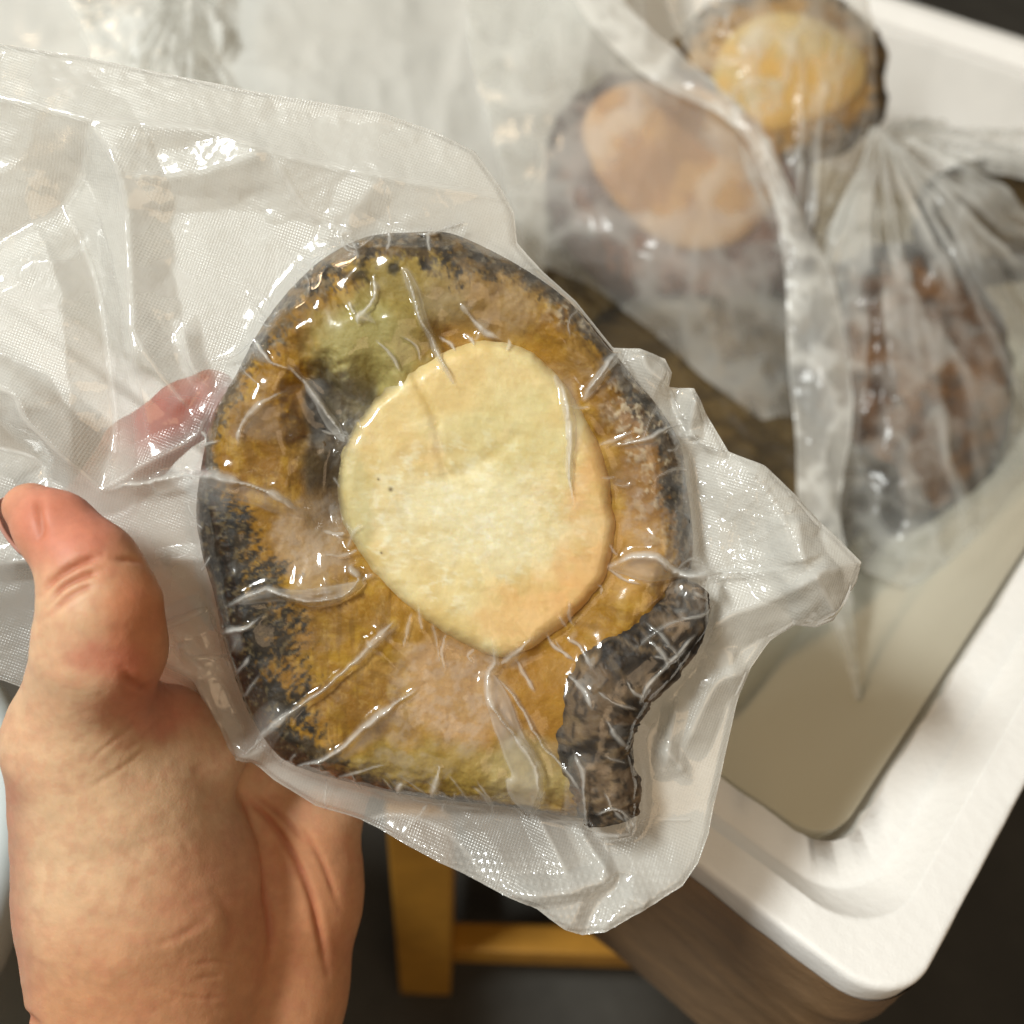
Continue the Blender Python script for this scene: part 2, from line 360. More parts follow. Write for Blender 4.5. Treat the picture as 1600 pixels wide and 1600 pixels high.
# ================================================================== the held abalone
def px_grid(x0, x1, y0, y1, st):
    xs = np.arange(x0, x1+st, st); ys = np.arange(y0, y1+st, st); return np.meshgrid(xs, ys)
OUT = catmull([(640, 366), (700, 366), (765, 392), (835, 432), (895, 478), (945, 535), (990, 592), (1030, 640), (1062, 695), (1073, 765), (1082, 850), (1072, 905), (1050, 960), (1010, 1020), (985, 1090), (975, 1150), (972, 1210),
    (960, 1268), (900, 1275), (850, 1266), (780, 1256), (700, 1248), (620, 1236), (540, 1218), (480, 1200), (438, 1178), (402, 1130), (375, 1070), (352, 1000), (338, 930), (318, 860), (310, 790), (325, 690), (340, 640), (370, 590), (402, 528), (442, 470), (500, 412), (560, 378), (600, 368)], 260, True)
MUS = catmull([(700, 556), (765, 540), (835, 562), (890, 618), (930, 690), (950, 760), (957, 850), (935, 915), (880, 972), (825, 1010), (775, 1020), (705, 986), (645, 945), (590, 890), (553, 830), (536, 765), (552, 690), (590, 632), (640, 590)], 160, True)
ST_PX = 2.2
def mixc(c, col, m):
    return c*(1-m[..., None])+s2l(col)*m[..., None]
def blob(X, Y, cx, cy, rx, ry, seed=1, soft=0.35, rag=0.5):
    n = fbm(X, Y, min(rx, ry)*0.7, seed, 4)-.5
    d = np.hypot((X-cx)/rx, (Y-cy)/ry)+n*rag*1.6
    return 1-sstep(1-soft, 1+soft, d)
def body_field(X, Y):
    s = polysdf(X, Y, OUT); d = np.clip(s, 0, None); ms = polysdf(X, Y, MUS)+7*(fbm(X, Y, 34, 180, 3)-.5)+8*(fbm(X, Y, 12, 181, 3)-.5)*blob(X, Y, 590, 640, 110, 150, 184); mo = np.clip(-ms, 0, None)
    R = 130.0
    z = 1.25*np.sqrt(np.clip(1-(1-np.clip(d/R, 0, 1))**2.3, 0, 1))
    th = np.arctan2(Y-800, X-720)
    z += 0.55*(fbm(X, Y, 120, 3)-.5)*sstep(0, 60, d)
    z += (0.09+.16*np.exp(-(d/60)**2))*(fbm(X, Y, 30, 6, 4)-.5)*sstep(0, 25, d)
    # hollow round the muscle, deepest on the upper left
    z -= (0.22+0.55*blob(X, Y, 525, 690, 95, 150, 5))*np.exp(-(mo/42.0)**2)
    z -= 0.45*blob(X, Y, 508, 640, 45, 60, 9)
    z += 0.25*blob(X, Y, 590, 560, 90, 75, 11)           # pale organ bulge
    # raised thick margin along the left and right
    z += 0.20*np.exp(-((d-55)/38.0)**2)
    # frill: fine ridges across the dark margin
    fr = fbm(th*260+fbm(X, Y, 30, 2)*60, d, 9, 21, 3)-.5
    z += 0.17*fr*np.exp(-(d/55.0)**2)*sstep(0, 9, d)
    z += 0.10*(ridged(X, Y, 24, 30)-.6)*np.exp(-(d/70.0)**2)*sstep(0, 9, d)
    return z, s, ms, th, fr
X, Y = px_grid(300, 1096, 352, 1290, ST_PX)
zb, sb, ms, th, fr = body_field(X, Y)
d = np.clip(sb, 0, None)
# colour of the flesh, patch by patch, with valley shade painted in
c = np.broadcast_to(s2l((158, 114, 18)), X.shape+(3,)).copy()
n1 = fbm(X, Y, 120, 40); n2 = fbm(X, Y, 26, 41); n3 = fbm(X, Y, 8, 42, 3); n4 = fbm(X*0.35+Y*.2, Y*1.2-X*.4, 14, 46, 4)
c = mixc(c, (134, 92, 12), sstep(.45, .68, n1)*.8)
c = mixc(c, (184, 146, 44), sstep(.45, .75, n2)*.5)
c = mixc(c, (186, 146, 72), sstep(.56, .74, fbm(X, Y, 60, 43))*.6)
nv_ = fbm(X*1.6, Y*.22, 15, 48, 4)
c = mixc(c, (112, 78, 20), sstep(.54, .74, n4)*.35)
c = mixc(c, (120, 84, 14), sstep(.52, .68, nv_)*.5*(X < 620))
c = mixc(c, (112, 80, 28), sstep(.5, .7, fbm(X, Y, 75, 47))*.5)
c = mixc(c, (216, 180, 104), sstep(.62, .85, n3)*.20)
c = mixc(c, (166, 156, 96), blob(X, Y, 590, 560, 80, 70, 12)*.9)      # olive-cream organ
c = mixc(c, (150, 140, 78), blob(X, Y, 640, 470, 80, 60, 13)*.6)
c = mixc(c, (148, 124, 82), blob(X, Y, 760, 470, 90, 70, 14)*.55)
c = mixc(c, (84, 72, 56), blob(X, Y, 520, 720, 34, 130, 15, .4, .35)*.9)  # shade painted into the valley beside the muscle, blackest in the hollow
c = mixc(c, (30, 28, 26), blob(X, Y, 508, 640, 24, 48, 16, .3, .25)*.95)
c = mixc(c, (116, 110, 88), blob(X, Y, 560, 635, 40, 40, 17)*.7)
c = mixc(c, (172, 140, 96), blob(X, Y, 500, 840, 46, 70, 18)*.75)
c = mixc(c, (190, 148, 92), blob(X, Y, 720, 1070, 70, 90, 19)*.7)
c = mixc(c, (176, 126, 38), blob(X, Y, 850, 1060, 60, 90, 20)*.6)
c = mixc(c, (186, 140, 66), blob(X, Y, 970, 860, 45, 70, 22)*.7)
c = mixc(c, (158, 138, 70), blob(X, Y, 700, 1190, 220, 48, 23)*.65)
c = mixc(c, (190, 174, 120), blob(X, Y, 820, 1200, 60, 60, 24)*.5)
c = mixc(c, (138, 90, 12), blob(X, Y, 1000, 700, 40, 120, 25)*.6)
# dark mantle margin, hairy inside edge
ang = np.degrees(th) % 360            # 0 right, 90 down, 180 left, 270 up
bw = np.interp(ang, [0, 15, 40, 75, 95, 118, 130, 150, 172, 182, 195, 212, 240, 268, 285, 300, 318, 335, 360],
                    [54, 40, 20, 14, 22, 60, 116, 128, 122, 84, 26, 46, 74, 74, 40, 28, 30, 64, 54])
hair = .6*(fbm(th*300+12*fbm(X, Y, 20, 59), d*0.30, 3.6, 51, 3)-.5)+.5*(fbm(X, Y, 7, 151, 3)-.5)
edge = d+hair*bw*1.1+(fbm(X, Y, 40, 52)-.5)*bw*0.8
dark = 1-sstep(bw*.66, bw*1.08, edge)
cd = np.broadcast_to(s2l((38, 32, 24)), X.shape+(3,)).copy()
cd = mixc(cd, (15, 13, 11), sstep(.45, .62, fbm(X, Y, 22, 53)))
cd = mixc(cd, (112, 98, 68), sstep(.60, .74, fbm(th*260, d*.4, 4, 54, 3))*.6)
cd = mixc(cd, (122, 104, 70), sstep(.55, .72, fbm(X, Y, 14, 55))*.6*((ang > 280) | (ang < 40)))
cbr = np.broadcast_to(s2l((84, 68, 44)), X.shape+(3,)).copy(); cbr = mixc(cbr, (38, 32, 25), sstep(.42, .60, fbm(X, Y, 26, 56, 4))*.9); cbr = mixc(cbr, (128, 100, 56), sstep(.52, .70, fbm(X, Y, 18, 57, 3))*.7); cbr = mixc(cbr, (140, 128, 104), sstep(.60, .72, fbm(X, Y, 9, 58, 3))*.45)
wl_ = (sstep(108, 128, ang)*(1-sstep(182, 198, ang)))[..., None]*.9+.0
cd = cd*wl_+cbr*(1-wl_)
c = c*(1-dark[..., None])+cd*dark[..., None]
fz = sstep(.50, .66, .6*fbm(X*1.2+Y*.5, Y-X*.6, 8, 62, 3)+.4*fbm(X, Y, 15, 63, 2))*np.clip(blob(X, Y, 1010, 640, 62, 100, 64, .5)+blob(X, Y, 905, 490, 45, 34, 65, .5)+.5*blob(X, Y, 1030, 800, 48, 90, 66, .5), 0, 1)
c = mixc(c, (206, 192, 164), fz*.75); zb = zb+.06*fz
spots = sstep(.60, .70, fbm(X, Y, 44, 60))*blob(X, Y, 640, 410, 150, 60, 61)
c = mixc(c, (30, 26, 22), spots*.85)
keep = sb > -ST_PX
def clip_grid(X, Y, s, st):
    """cells inside the outline, border vertices pulled onto it"""
    gy, gx = np.gradient(s, st); gl = np.hypot(gx, gy)+1e-9; o = s < 0; near = o & (s > -1.6*st)
    X = np.where(near, X-s*gx/gl, X); Y = np.where(near, Y-s*gy/gl, Y)
    ok = s > -1.6*st; cell = ok[:-1, :-1] & ok[1:, :-1] & ok[:-1, 1:] & ok[1:, 1:] & ((s[:-1, :-1] > 0) | (s[1:, 1:] > 0) | (s[1:, :-1] > 0) | (s[:-1, 1:] > 0))
    return X, Y, cell
def sheet_from_cells(cell, nc):
    r, q = np.nonzero(cell); a = r*nc+q; F = np.stack([a, a+nc, a+nc+1, a+1], -1)
    used = np.unique(F); remap = np.full(cell.shape[0]*0+(cell.shape[0]+1)*nc, -1); remap[used] = np.arange(len(used)); return remap[F], used
abal = empty('abalone', HELD); tag(abal, 'big ochre abalone with cream muscle disc sealed flat in the held vacuum bag', 'abalone', )
Xc, Yc, cell = clip_grid(X, Y, sb, ST_PX); F, used = sheet_from_cells(cell, X.shape[1])
zt_ = np.where(sb > 0, zb, 0.0).ravel()[used]; xs, ys = Xc.ravel()[used], Yc.ravel()[used]
sd = np.clip(sb, 0, None).ravel()[used]; zbk = -1.55*np.sqrt(np.clip(1-(1-np.clip(sd/170, 0, 1))**2.2, 0, 1))+0.12*(fbm(xs, ys, 70, 70)-.5)*sstep(0, 30, sd)
Vt = np.vstack([L(xs, ys, 0)+np.column_stack([0*zt_, 0*zt_, zt_]), L(xs, ys, 0)+np.column_stack([0*zbk, 0*zbk, zbk])])
cb = c.reshape(-1, 3)[used]; cback = np.broadcast_to(s2l((110, 84, 44)), cb.shape)*(0.6+0.8*fbm(xs, ys, 40, 71))[:, None]
mesh('body', Vt, np.vstack([F, F[:, ::-1]+len(used)]), ABALONE, abal, None, col=np.vstack([cb, cback]), scale=0.01)
ZB = np.where(sb > 0, zb, 0.0)
# muscle disc
mk = ms > 0; dm = np.clip(ms, 0, None)
crs, _ = segdist(X+10*(fbm(X, Y, 40, 190)-.5), Y, [(655, 590), (680, 650), (698, 720), (705, 745)]); crs2, _ = segdist(X, Y+14*(fbm(X, Y, 40, 191)-.5), [(700, 745), (745, 735), (800, 690)])
mcr = np.exp(-(crs/7)**2)+.7*np.exp(-(crs2/10)**2)
rise = np.sqrt(np.clip(1-(1-np.clip(dm/34, 0, 1))**2.6, 0, 1))
tilt = 0.07*((X-745)/200)*-1+0.10
ztop = 0.75+rise*(0.62+tilt)+0.10*(fbm(X, Y, 110, 80)-.5)+0.025*(fbm(X, Y, 26, 81)-.5)*rise+0.05*(ridged(X, Y, 60, 82)-.6)*rise+0.014*(fbm(X*.5, Y*1.6, 12, 182, 3)-.5)*rise
ztop = ztop-.05*mcr-.10*np.exp(-(np.hypot(X-722, Y-740)/40)**2)
ZM = np.where(mk, ztop, -9)
cm = np.broadcast_to(s2l((228, 202, 140)), X.shape+(3,)).copy()
cm = mixc(cm, (236, 220, 166), sstep(.42, .62, fbm(X, Y, 90, 83))*.8)
cm = mixc(cm, (214, 184, 114), sstep(.48, .74, fbm(X, Y, 48, 84))*.45)
cm = mixc(cm, (224, 176, 110), sstep(.1, 1, blob(X, Y, 930, 860, 75, 190, 85))*.75)
cm = mixc(cm, (228, 176, 106), blob(X, Y, 850, 950, 90, 60, 86)*.6)
cm = mixc(cm, (238, 230, 188), blob(X, Y, 750, 800, 130, 70, 87, .5, .7)*.75)
cm = mixc(cm, (244, 238, 206), sstep(.46, .72, .5*fbm(X, Y, 15, 88, 4)+.5*fbm(X*.6+Y*.5, Y*1.4-X*.3, 8, 188, 3))*blob(X, Y, 740, 810, 150, 110, 89, .5, .7)*.9)
cm = mixc(cm, (204, 176, 104), np.clip(mcr, 0, 1)*.5*sstep(.35, .65, fbm(X, Y, 14, 192)))
cm = mixc(cm, (214, 206, 150), blob(X, Y, 800, 690, 90, 60, 193, .6, .8)*.5)
cm = mixc(cm, (196, 190, 140), blob(X, Y, 565, 800, 30, 110, 90)*.6)
cm = mixc(cm, (210, 186, 118), sstep(.56, .74, fbm(X*.7, Y*1.2, 26, 93, 4))*.35)
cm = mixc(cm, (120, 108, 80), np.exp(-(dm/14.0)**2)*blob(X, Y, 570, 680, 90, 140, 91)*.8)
for sx_, sy_ in ((622, 767), (604, 752), (608, 860)):
    cm = mixc(cm, (70, 52, 24), np.exp(-(np.hypot(X-sx_, Y-sy_)/(3.4 if sx_ == 622 else 1.8))**2)*.9)
Xm, Ym, cell = clip_grid(X, Y, ms, ST_PX); F, used = sheet_from_cells(cell, X.shape[1]); xs, ys = Xm.ravel()[used], Ym.ravel()[used]
zz = np.where(mk, ztop, 0.75).ravel()[used]; P0 = L(xs, ys, 0); Vt = np.vstack([np.column_stack([P0[:, :2], zz]), np.column_stack([P0[:, :2], np.minimum(zz, 0.2)])])
# side wall between top and base
cnt = {}
for f in F:
    for a_, b_ in zip(f, np.roll(f, -1)): cnt[(a_, b_)] = 1
bd = [(a_, b_) for (a_, b_) in cnt if (b_, a_) not in cnt]; nU = len(used)
side = [[b_, a_, a_+nU, b_+nU] for a_, b_ in bd]
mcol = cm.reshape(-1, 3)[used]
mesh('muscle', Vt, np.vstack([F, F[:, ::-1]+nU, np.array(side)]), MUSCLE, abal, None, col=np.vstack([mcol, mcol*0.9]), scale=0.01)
# rolled tail of dark mantle
RP = [(1072, 905), (1052, 960), (1005, 1008), (955, 1048), (925, 1100), (922, 1160), (940, 1220), (952, 1268)]
RR = [26, 48, 60, 68, 66, 60, 54, 40]
pp = catmull(RP, 150); rr = np.interp(np.linspace(0, 7, 150), range(8), RR)/64.16
rr *= 1+0.0*rr; rr[0] *= .3; rr[1] *= .6; rr[2] *= .82; rr[-1] *= .3; rr[-2] *= .6; rr[-3] *= .82
path = np.column_stack([L(pp[:, 0], pp[:, 1], 0)[:, :2], np.full(150, .75)])
V, F, tri, a_ = tube(path, rr, 84)
ii, jj = np.meshgrid(np.arange(150), np.arange(84), indexing='ij'); cen = path[ii].reshape(-1, 3)
dv = V[:-2]-cen; rl = np.linalg.norm(dv, axis=1)[:, None]+1e-9
u_ = ii.ravel()*3.0; v_ = np.abs(jj-42).ravel()*3.0
dis = 0.20*(ridged(u_, v_, 30, 100)-.62)+0.06*(fbm(u_*.5, v_*1.5, 6, 106, 3)-.5)+0.06*(fbm(u_, v_, 12, 101, 3)-.5)+0.16*(fbm(u_, v_, 90, 102)-.5)
V[:-2] += dv/rl*dis[:, None]*np.minimum(1, rl/.5)
cr = np.broadcast_to(s2l((108, 90, 70)), (len(V), 3)).copy(); nn = np.zeros(len(V)); nn[:-2] = fbm(u_, v_, 34, 103); n5 = np.zeros(len(V)); n5[:-2] = fbm(u_, v_, 9, 104, 4); n6 = np.zeros(len(V)); n6[:-2] = ridged(u_, v_, 40, 105)
cr = mixc(cr, (34, 29, 25), sstep(.38, .60, nn)*.9); n7 = np.zeros(len(V)); n7[:-2] = fbm(u_*.5, v_*1.5, 6, 106, 3); cr = mixc(cr, (22, 19, 17), sstep(.52, .66, n7)*.7); cr = mixc(cr, (112, 94, 70), sstep(.55, .74, n5)*.45); cr = mixc(cr, (150, 126, 92), sstep(.82, .95, n6)*.4)
mesh('mantle_roll', V, F, ABALONE, abal, None, col=cr, scale=0.01, tris=tri)
# height of the roll on the pixel grid, for the film
dr_, pr_ = segdist(X, Y, RP); rr_ = np.interp(pr_*7, range(8), RR)
ZR = np.where(dr_ < rr_, .75+np.sqrt(np.clip(rr_**2-dr_**2, 0, None))/64.16, -9)

# ================================================================== the vacuum bag
BAG = [(-330, 20), (0, 68), (120, 86), (250, 112), (400, 142), (600, 176), (680, 204), (742, 236), (780, 290), (803, 332), (808, 378), (850, 425), (900, 470), (958, 543), (1000, 545), (1040, 560), (1051, 582), (1046, 604), (1084, 607), (1104, 645), (1136, 706), (1188, 728), (1235, 774),
       (1330, 876), (1325, 908), (1292, 966), (1268, 978), (1236, 975), (1202, 1000), (1172, 1042), (1152, 1100), (1137, 1170), (1121, 1240), (1106, 1300), (1086, 1340), (1060, 1370), (1000, 1402), (942, 1434), (906, 1441), (880, 1431), (838, 1401), (780, 1380), (715, 1350), (640, 1320), (560, 1285), (490, 1264), (425, 1222), (392, 1194), (362, 1190), (318, 1160), (200, 1128), (100, 1100), (30, 1078), (0, 1066), (-330, 985)]
SF = 2.1
XB, YB = px_grid(-330, 1345, 15, 1450, SF)
sbag = polysdf(XB, YB, BAG)
def bilin(A, x, y, x0=300, y0=352, st=ST_PX, fill=0.0):
    fx = (x-x0)/st; fy = (y-y0)/st; i = np.floor(fx).astype(int); j = np.floor(fy).astype(int); ok = (i >= 0) & (j >= 0) & (i < A.shape[1]-1) & (j < A.shape[0]-1)
    i = np.clip(i, 0, A.shape[1]-2); j = np.clip(j, 0, A.shape[0]-2); tx = fx-i; ty = fy-j
    v = A[j, i]*(1-tx)*(1-ty)+A[j, i+1]*tx*(1-ty)+A[j+1, i]*(1-tx)*ty+A[j+1, i+1]*tx*ty
    return np.where(ok, v, fill)
ZALL = np.maximum(np.maximum(ZB, ZM), ZR)
env = bilin(np.clip(ZALL, 0, None), XB, YB)
so = polysdf(XB, YB, OUT); inside = sstep(-30, 20, np.maximum(so, np.interp(segdist(XB, YB, RP)[1]*7, range(8), RR)-segdist(XB, YB, RP)[0]))
sm = blur(env, 14); sm2 = blur(sm, 60)
film = np.maximum(sm, sm2*0.98); film = np.maximum(film, blur(np.maximum(env-film, 0), 5)*1.5+film)
film = np.maximum(blur(film, 16)+0.05, blur(env, 22)+0.035)
milk = np.zeros_like(film)
# folds that stand up where the film has gathered (photo pixels): points, height cm, half width px, milkiness
FOLDS = [
 ([(648, 455), (662, 505), (690, 562), (716, 612)], .16, 5, .55), ([(598, 452), (600, 488), (580, 515), (576, 530)], .14, 5, .5), ([(562, 490), (572, 512)], .08, 4, .4),
 ([(300, 570), (380, 552), (402, 535), (418, 548), (445, 578), (478, 590)], .16, 5, .55), ([(470, 582), (500, 622), (528, 662), (548, 692)], .22, 6, .55),
 ([(470, 612), (420, 650), (398, 675), (392, 700)], .14, 7, .35), ([(545, 400), (538, 372), (560, 368)], .12, 5, .45), ([(500, 440), (495, 415), (520, 400)], .1, 5, .4),
 ([(655, 378), (680, 378), (705, 362), (730, 352)], .2, 5, .6), ([(160, 766), (240, 755), (320, 742), (400, 756), (450, 775), (492, 806)], .30, 7, .45),
 ([(372, 942), (410, 925), (450, 916), (500, 932), (555, 922), (574, 900), (562, 882), (572, 872)], .26, 6, .45), ([(440, 918), (500, 922), (548, 915)], .2, 9, .25),
 ([(632, 966), (590, 1002), (545, 1042), (500, 1078), (440, 1122), (395, 1168), (368, 1192)], .26, 7, .42), ([(625, 960), (600, 985), (585, 1000)], .16, 7, .35),
 ([(668, 1056), (632, 1078), (595, 1108), (545, 1150), (490, 1178), (458, 1192)], .22, 6, .42), ([(516, 1165), (512, 1195)], .14, 5, .35), ([(695, 1172), (686, 1205), (676, 1240)], .12, 6, .45), ([(634, 1205), (625, 1236)], .1, 5, .5),
 ([(770, 985), (776, 1020), (764, 1042), (768, 1075), (790, 1110), (815, 1140), (838, 1180), (840, 1215), (826, 1256)], .30, 8, .45), ([(832, 984), (800, 1012), (780, 1025)], .12, 6, .4), ([(776, 1040), (815, 1090), (842, 1140), (880, 1180), (905, 1215)], .14, 4, .4),
 ([(946, 882), (975, 866), (1010, 866), (1045, 890), (1080, 890), (1150, 892), (1232, 876)], .30, 6, .5), ([(1045, 892), (1080, 900), (1140, 905)], .2, 12, .2),
 ([(968, 548), (945, 575), (925, 605), (906, 630)], .22, 7, .5), ([(948, 702), (1000, 692), (1035, 672), (1070, 660)], .18, 4, .5), ([(868, 600), (880, 640), (886, 690), (884, 745), (890, 790)], .10, 6, .5), ([(884, 640), (880, 672), (884, 700)], .08, 4, .6),
 ([(330, 950), (345, 985), (372, 978), (405, 972), (432, 952)], .22, 5, .45), ([(345, 985), (350, 1020), (365, 1050)], .14, 4, .35), ([(720, 488), (748, 522), (782, 545)], .12, 5, .45), ([(672, 655), (700, 720)], .03, 16, .1),
 ([(880, 1040), (905, 1060), (918, 1085)], .1, 4, .4), ([(888, 1150), (905, 1180), (905, 1230), (912, 1280)], .18, 5, .4), ([(985, 1085), (1000, 1050), (1040, 1010), (1075, 980)], .12, 4, .45), ([(925, 1245), (950, 1235), (975, 1255), (985, 1275)], .15, 4, .5),
 ([(935, 1100), (955, 1130), (975, 1150)], .1, 4, .35), ([(1000, 985), (1020, 1010), (1030, 1030)], .1, 4, .35), ([(880, 985), (900, 1000), (915, 1030)], .08, 4, .4),
 ([(1075, 680), (1100, 700), (1136, 706)], .25, 5, .4), ([(1048, 604), (1060, 640), (1072, 660)], .2, 5, .3), ([(640, 1240), (700, 1252), (760, 1258)], .08, 5, .3)]
nfold = len(FOLDS)
def radial(poly, n, seed, r0, r1, inward):
    g = np.random.default_rng(seed); cx, cy = poly.mean(0)
    for q in range(n):
        p = poly[g.integers(len(poly))]; v = np.array([cx, cy])-p; v /= np.linalg.norm(v); t = np.array([-v[1], v[0]]); ln = g.uniform(r0, r1); b_ = g.normal(0, .35)
        st_ = p-v*g.uniform(-4, 14)*inward; FOLDS.append(([tuple(st_), tuple(st_+(v+t*b_)*ln*.5*inward+t*g.normal(0, 4)), tuple(st_+(v+t*b_*1.3)*ln*inward)], g.uniform(.03, .08), g.uniform(2.2, 3.6), g.uniform(.18, .42)))
radial(OUT, 46, 5, 22, 75, 1); radial(OUT, 26, 6, 25, 70, -1); radial(MUS, 20, 7, 20, 60, -1); radial(MUS, 12, 8, 14, 40, 1)
for kf, (pts, hgt, wd, mk_) in enumerate(FOLDS):
    mk_ = min(.95, mk_*1.9)
    pts = catmull(pts, 24) if len(pts) > 2 else np.array(pts, float)
    x0, y0 = pts.min(0)-60; x1, y1 = pts.max(0)+60
    j0, j1 = np.searchsorted(XB[0], [x0, x1]); i0, i1 = np.searchsorted(YB[:, 0], [y0, y1]); sl = (slice(i0, i1), slice(j0, j1))
    x, y = XB[sl]+7*(fbm(XB[sl], YB[sl], 26, 300)-.5), YB[sl]+7*(fbm(XB[sl], YB[sl], 26, 301)-.5)
    dd, pr, si = segdist(x, y, pts, True); fade = sstep(0, .15, pr)*(1-sstep(.80, 1, pr))*.85+.15
    wv = wd*(0.40+1.2*sstep(.25, .75, vnoise(pr*6+wd, 0*pr+hgt*40, 302)))*(.30+.70*np.sin(np.pi*np.clip(pr, 0, 1))**.6)
    wv = np.maximum(wv, 1.6); flip = 1 if (kf*7) % 3 else -1
    film[sl] += hgt*fade*(.55*np.exp(-(dd/(wv*.9))**1.5)+.30*np.exp(-dd/(wv*(3.2 if True else 1)))*np.where(si*flip > 0, 1, .35))
    core = np.exp(-(dd/(wv*.50+.7))**2)*(.70+.6*fbm(x, y, 10, 303))
    tent = .42*np.clip(1-dd/(wv*(2.2+3.5*vnoise(pr*3+kf, 0*pr, 306))+1e-6), 0, 1)**.6*(si*flip > 0)*sstep(.30, .62, vnoise(pr*4+kf*3.1, 0*pr+2, 305))*(kf < nfold)
    milk[sl] = np.maximum(milk[sl], mk_*fade*np.maximum(core, tent))
# creases of the loose bag: triangular ridges in both layers
CRE = [
 ([(-330, 120), (0, 162), (150, 198), (330, 214), (432, 250), (640, 292), (800, 312)], .40, 90), ([(150, 198), (203, 288), (214, 400), (222, 520), (236, 690)], .55, 62),
 ([(-330, 560), (0, 366), (84, 312), (158, 206)], -.45, 80), ([(84, 312), (118, 380), (142, 450), (158, 560), (168, 660), (160, 764)], -.5, 50), ([(203, 290), (300, 280), (380, 262), (432, 250)], .25, 50),
 ([(-330, 560), (0, 606), (60, 664), (160, 764)], .5, 46), ([(-330, 660), (0, 700), (70, 745)], -.5, 40), ([(160, 764), (300, 690), (330, 650)], .3, 40), ([(222, 520), (270, 600), (300, 640)], .3, 36), ([(290, 510), (300, 560), (320, 600)], .3, 22),
 ([(432, 250), (480, 330), (540, 370)], .12, 60), ([(600, 285), (560, 330), (520, 400)], .16, 40), ([(250, 880), (300, 872), (330, 880)], .2, 26), ([(230, 990), (290, 965), (330, 948)], .35, 30), ([(330, 948), (345, 990), (380, 1060), (430, 1130)], -.25, 30), ([(240, 1030), (300, 1060), (340, 1130), (365, 1190)], .35, 26),
 ([(275, 1000), (300, 1030), (325, 1050)], .22, 16), ([(310, 1060), (318, 1100), (340, 1150)], .2, 14), ([(360, 1192), (430, 1160), (470, 1150)], .25, 30), ([(0, 880), (70, 872), (130, 860)], .3, 30),
 ([(1076, 690), (1080, 780), (1090, 880)], -.3, 40), ([(1228, 800), (1226, 850), (1232, 880)], .4, 40), ([(1140, 706), (1200, 790), (1230, 880), (1330, 876)], .55, 70), ([(1240, 890), (1200, 930), (1130, 960), (1080, 1000)], .45, 60), ([(1290, 965), (1262, 920), (1235, 885)], .55, 45),
 ([(1170, 1045), (1120, 1060), (1090, 1110), (1060, 1180)], .30, 40), ([(1055, 1090), (1045, 1140), (1035, 1200)], .2, 20), ([(1030, 1160), (1050, 1180), (1070, 1210)], .14, 18),
 ([(830, 1255), (862, 1310), (890, 1360)], .18, 26), ([(905, 1290), (925, 1320), (950, 1352)], .22, 14), ([(800, 1378), (870, 1372), (920, 1360), (962, 1348)], .30, 22), ([(962, 1348), (960, 1372), (930, 1400), (905, 1441)], -.3, 24), ([(960, 1372), (1010, 1392)], .15, 30), ([(560, 1285), (620, 1275), (700, 1300), (780, 1380)], -.18, 40),
 ([(1000, 548), (1010, 580), (1046, 604)], .35, 30), ([(1046, 604), (1060, 650), (1076, 690)], -.4, 30), ([(1084, 610), (1076, 660), (1076, 690)], .5, 26)]
cre = np.zeros_like(film); crem = np.zeros_like(film)
for pts, hgt, wd in CRE:
    pts = catmull(pts, 20) if len(pts) > 2 else np.array(pts, float)
    x0, y0 = pts.min(0)-wd*1.5; x1, y1 = pts.max(0)+wd*1.5
    j0, j1 = np.searchsorted(XB[0], [x0, x1]); i0, i1 = np.searchsorted(YB[:, 0], [y0, y1]); sl = (slice(i0, i1), slice(j0, j1))
    dd, pr = segdist(XB[sl], YB[sl], pts); fade = .35+.65*sstep(0, .2, pr)*(1-sstep(.8, 1, pr))
    wl = wd*(.75+.5*fbm(XB[sl], YB[sl], 60, 310)); cre[sl] += hgt*fade*np.clip(1-np.sqrt(dd*dd+9)/wl, 0, 1)
    crem[sl] = np.maximum(crem[sl], fade*np.exp(-(dd/3.5)**2))
outm = 1-inside
loose = 0.18*(fbm(XB, YB, 190, 320)-.5)+0.05*(ridged(XB, YB, 90, 321)-.6)
# the left part sinks behind the thumb, the lower hem and the right flap curl a little to the viewer
sag = -0.35*np.exp(-(((XB-150)/190)**2+((YB-980)/190)**2))-0.9*np.exp(-(((XB-270)/90)**2+((YB-1150)/80)**2))
hem = 0.9*sstep(1250, 1440, YB)*sstep(560, 700, XB)-0.25*sstep(1150, 1300, YB)*(1-sstep(500, 640, XB))
flap = 0.55*sstep(1080, 1330, XB)*np.exp(-((YB-880)/160)**2)
base = (cre+loose+sag+hem+flap)*outm
zf = film+base+0.05*outm
zback = -0.06*outm-1.62*np.sqrt(np.clip(1-(1-np.clip(so/170, 0, 1))**2.2, 0, 1))+base
edgem = np.exp(-(np.clip(sbag, 0, None)/5.0)**2)
zf = zback+(zf-zback)*sstep(0, 14, sbag)+0.008          # layers meet at the welded edge
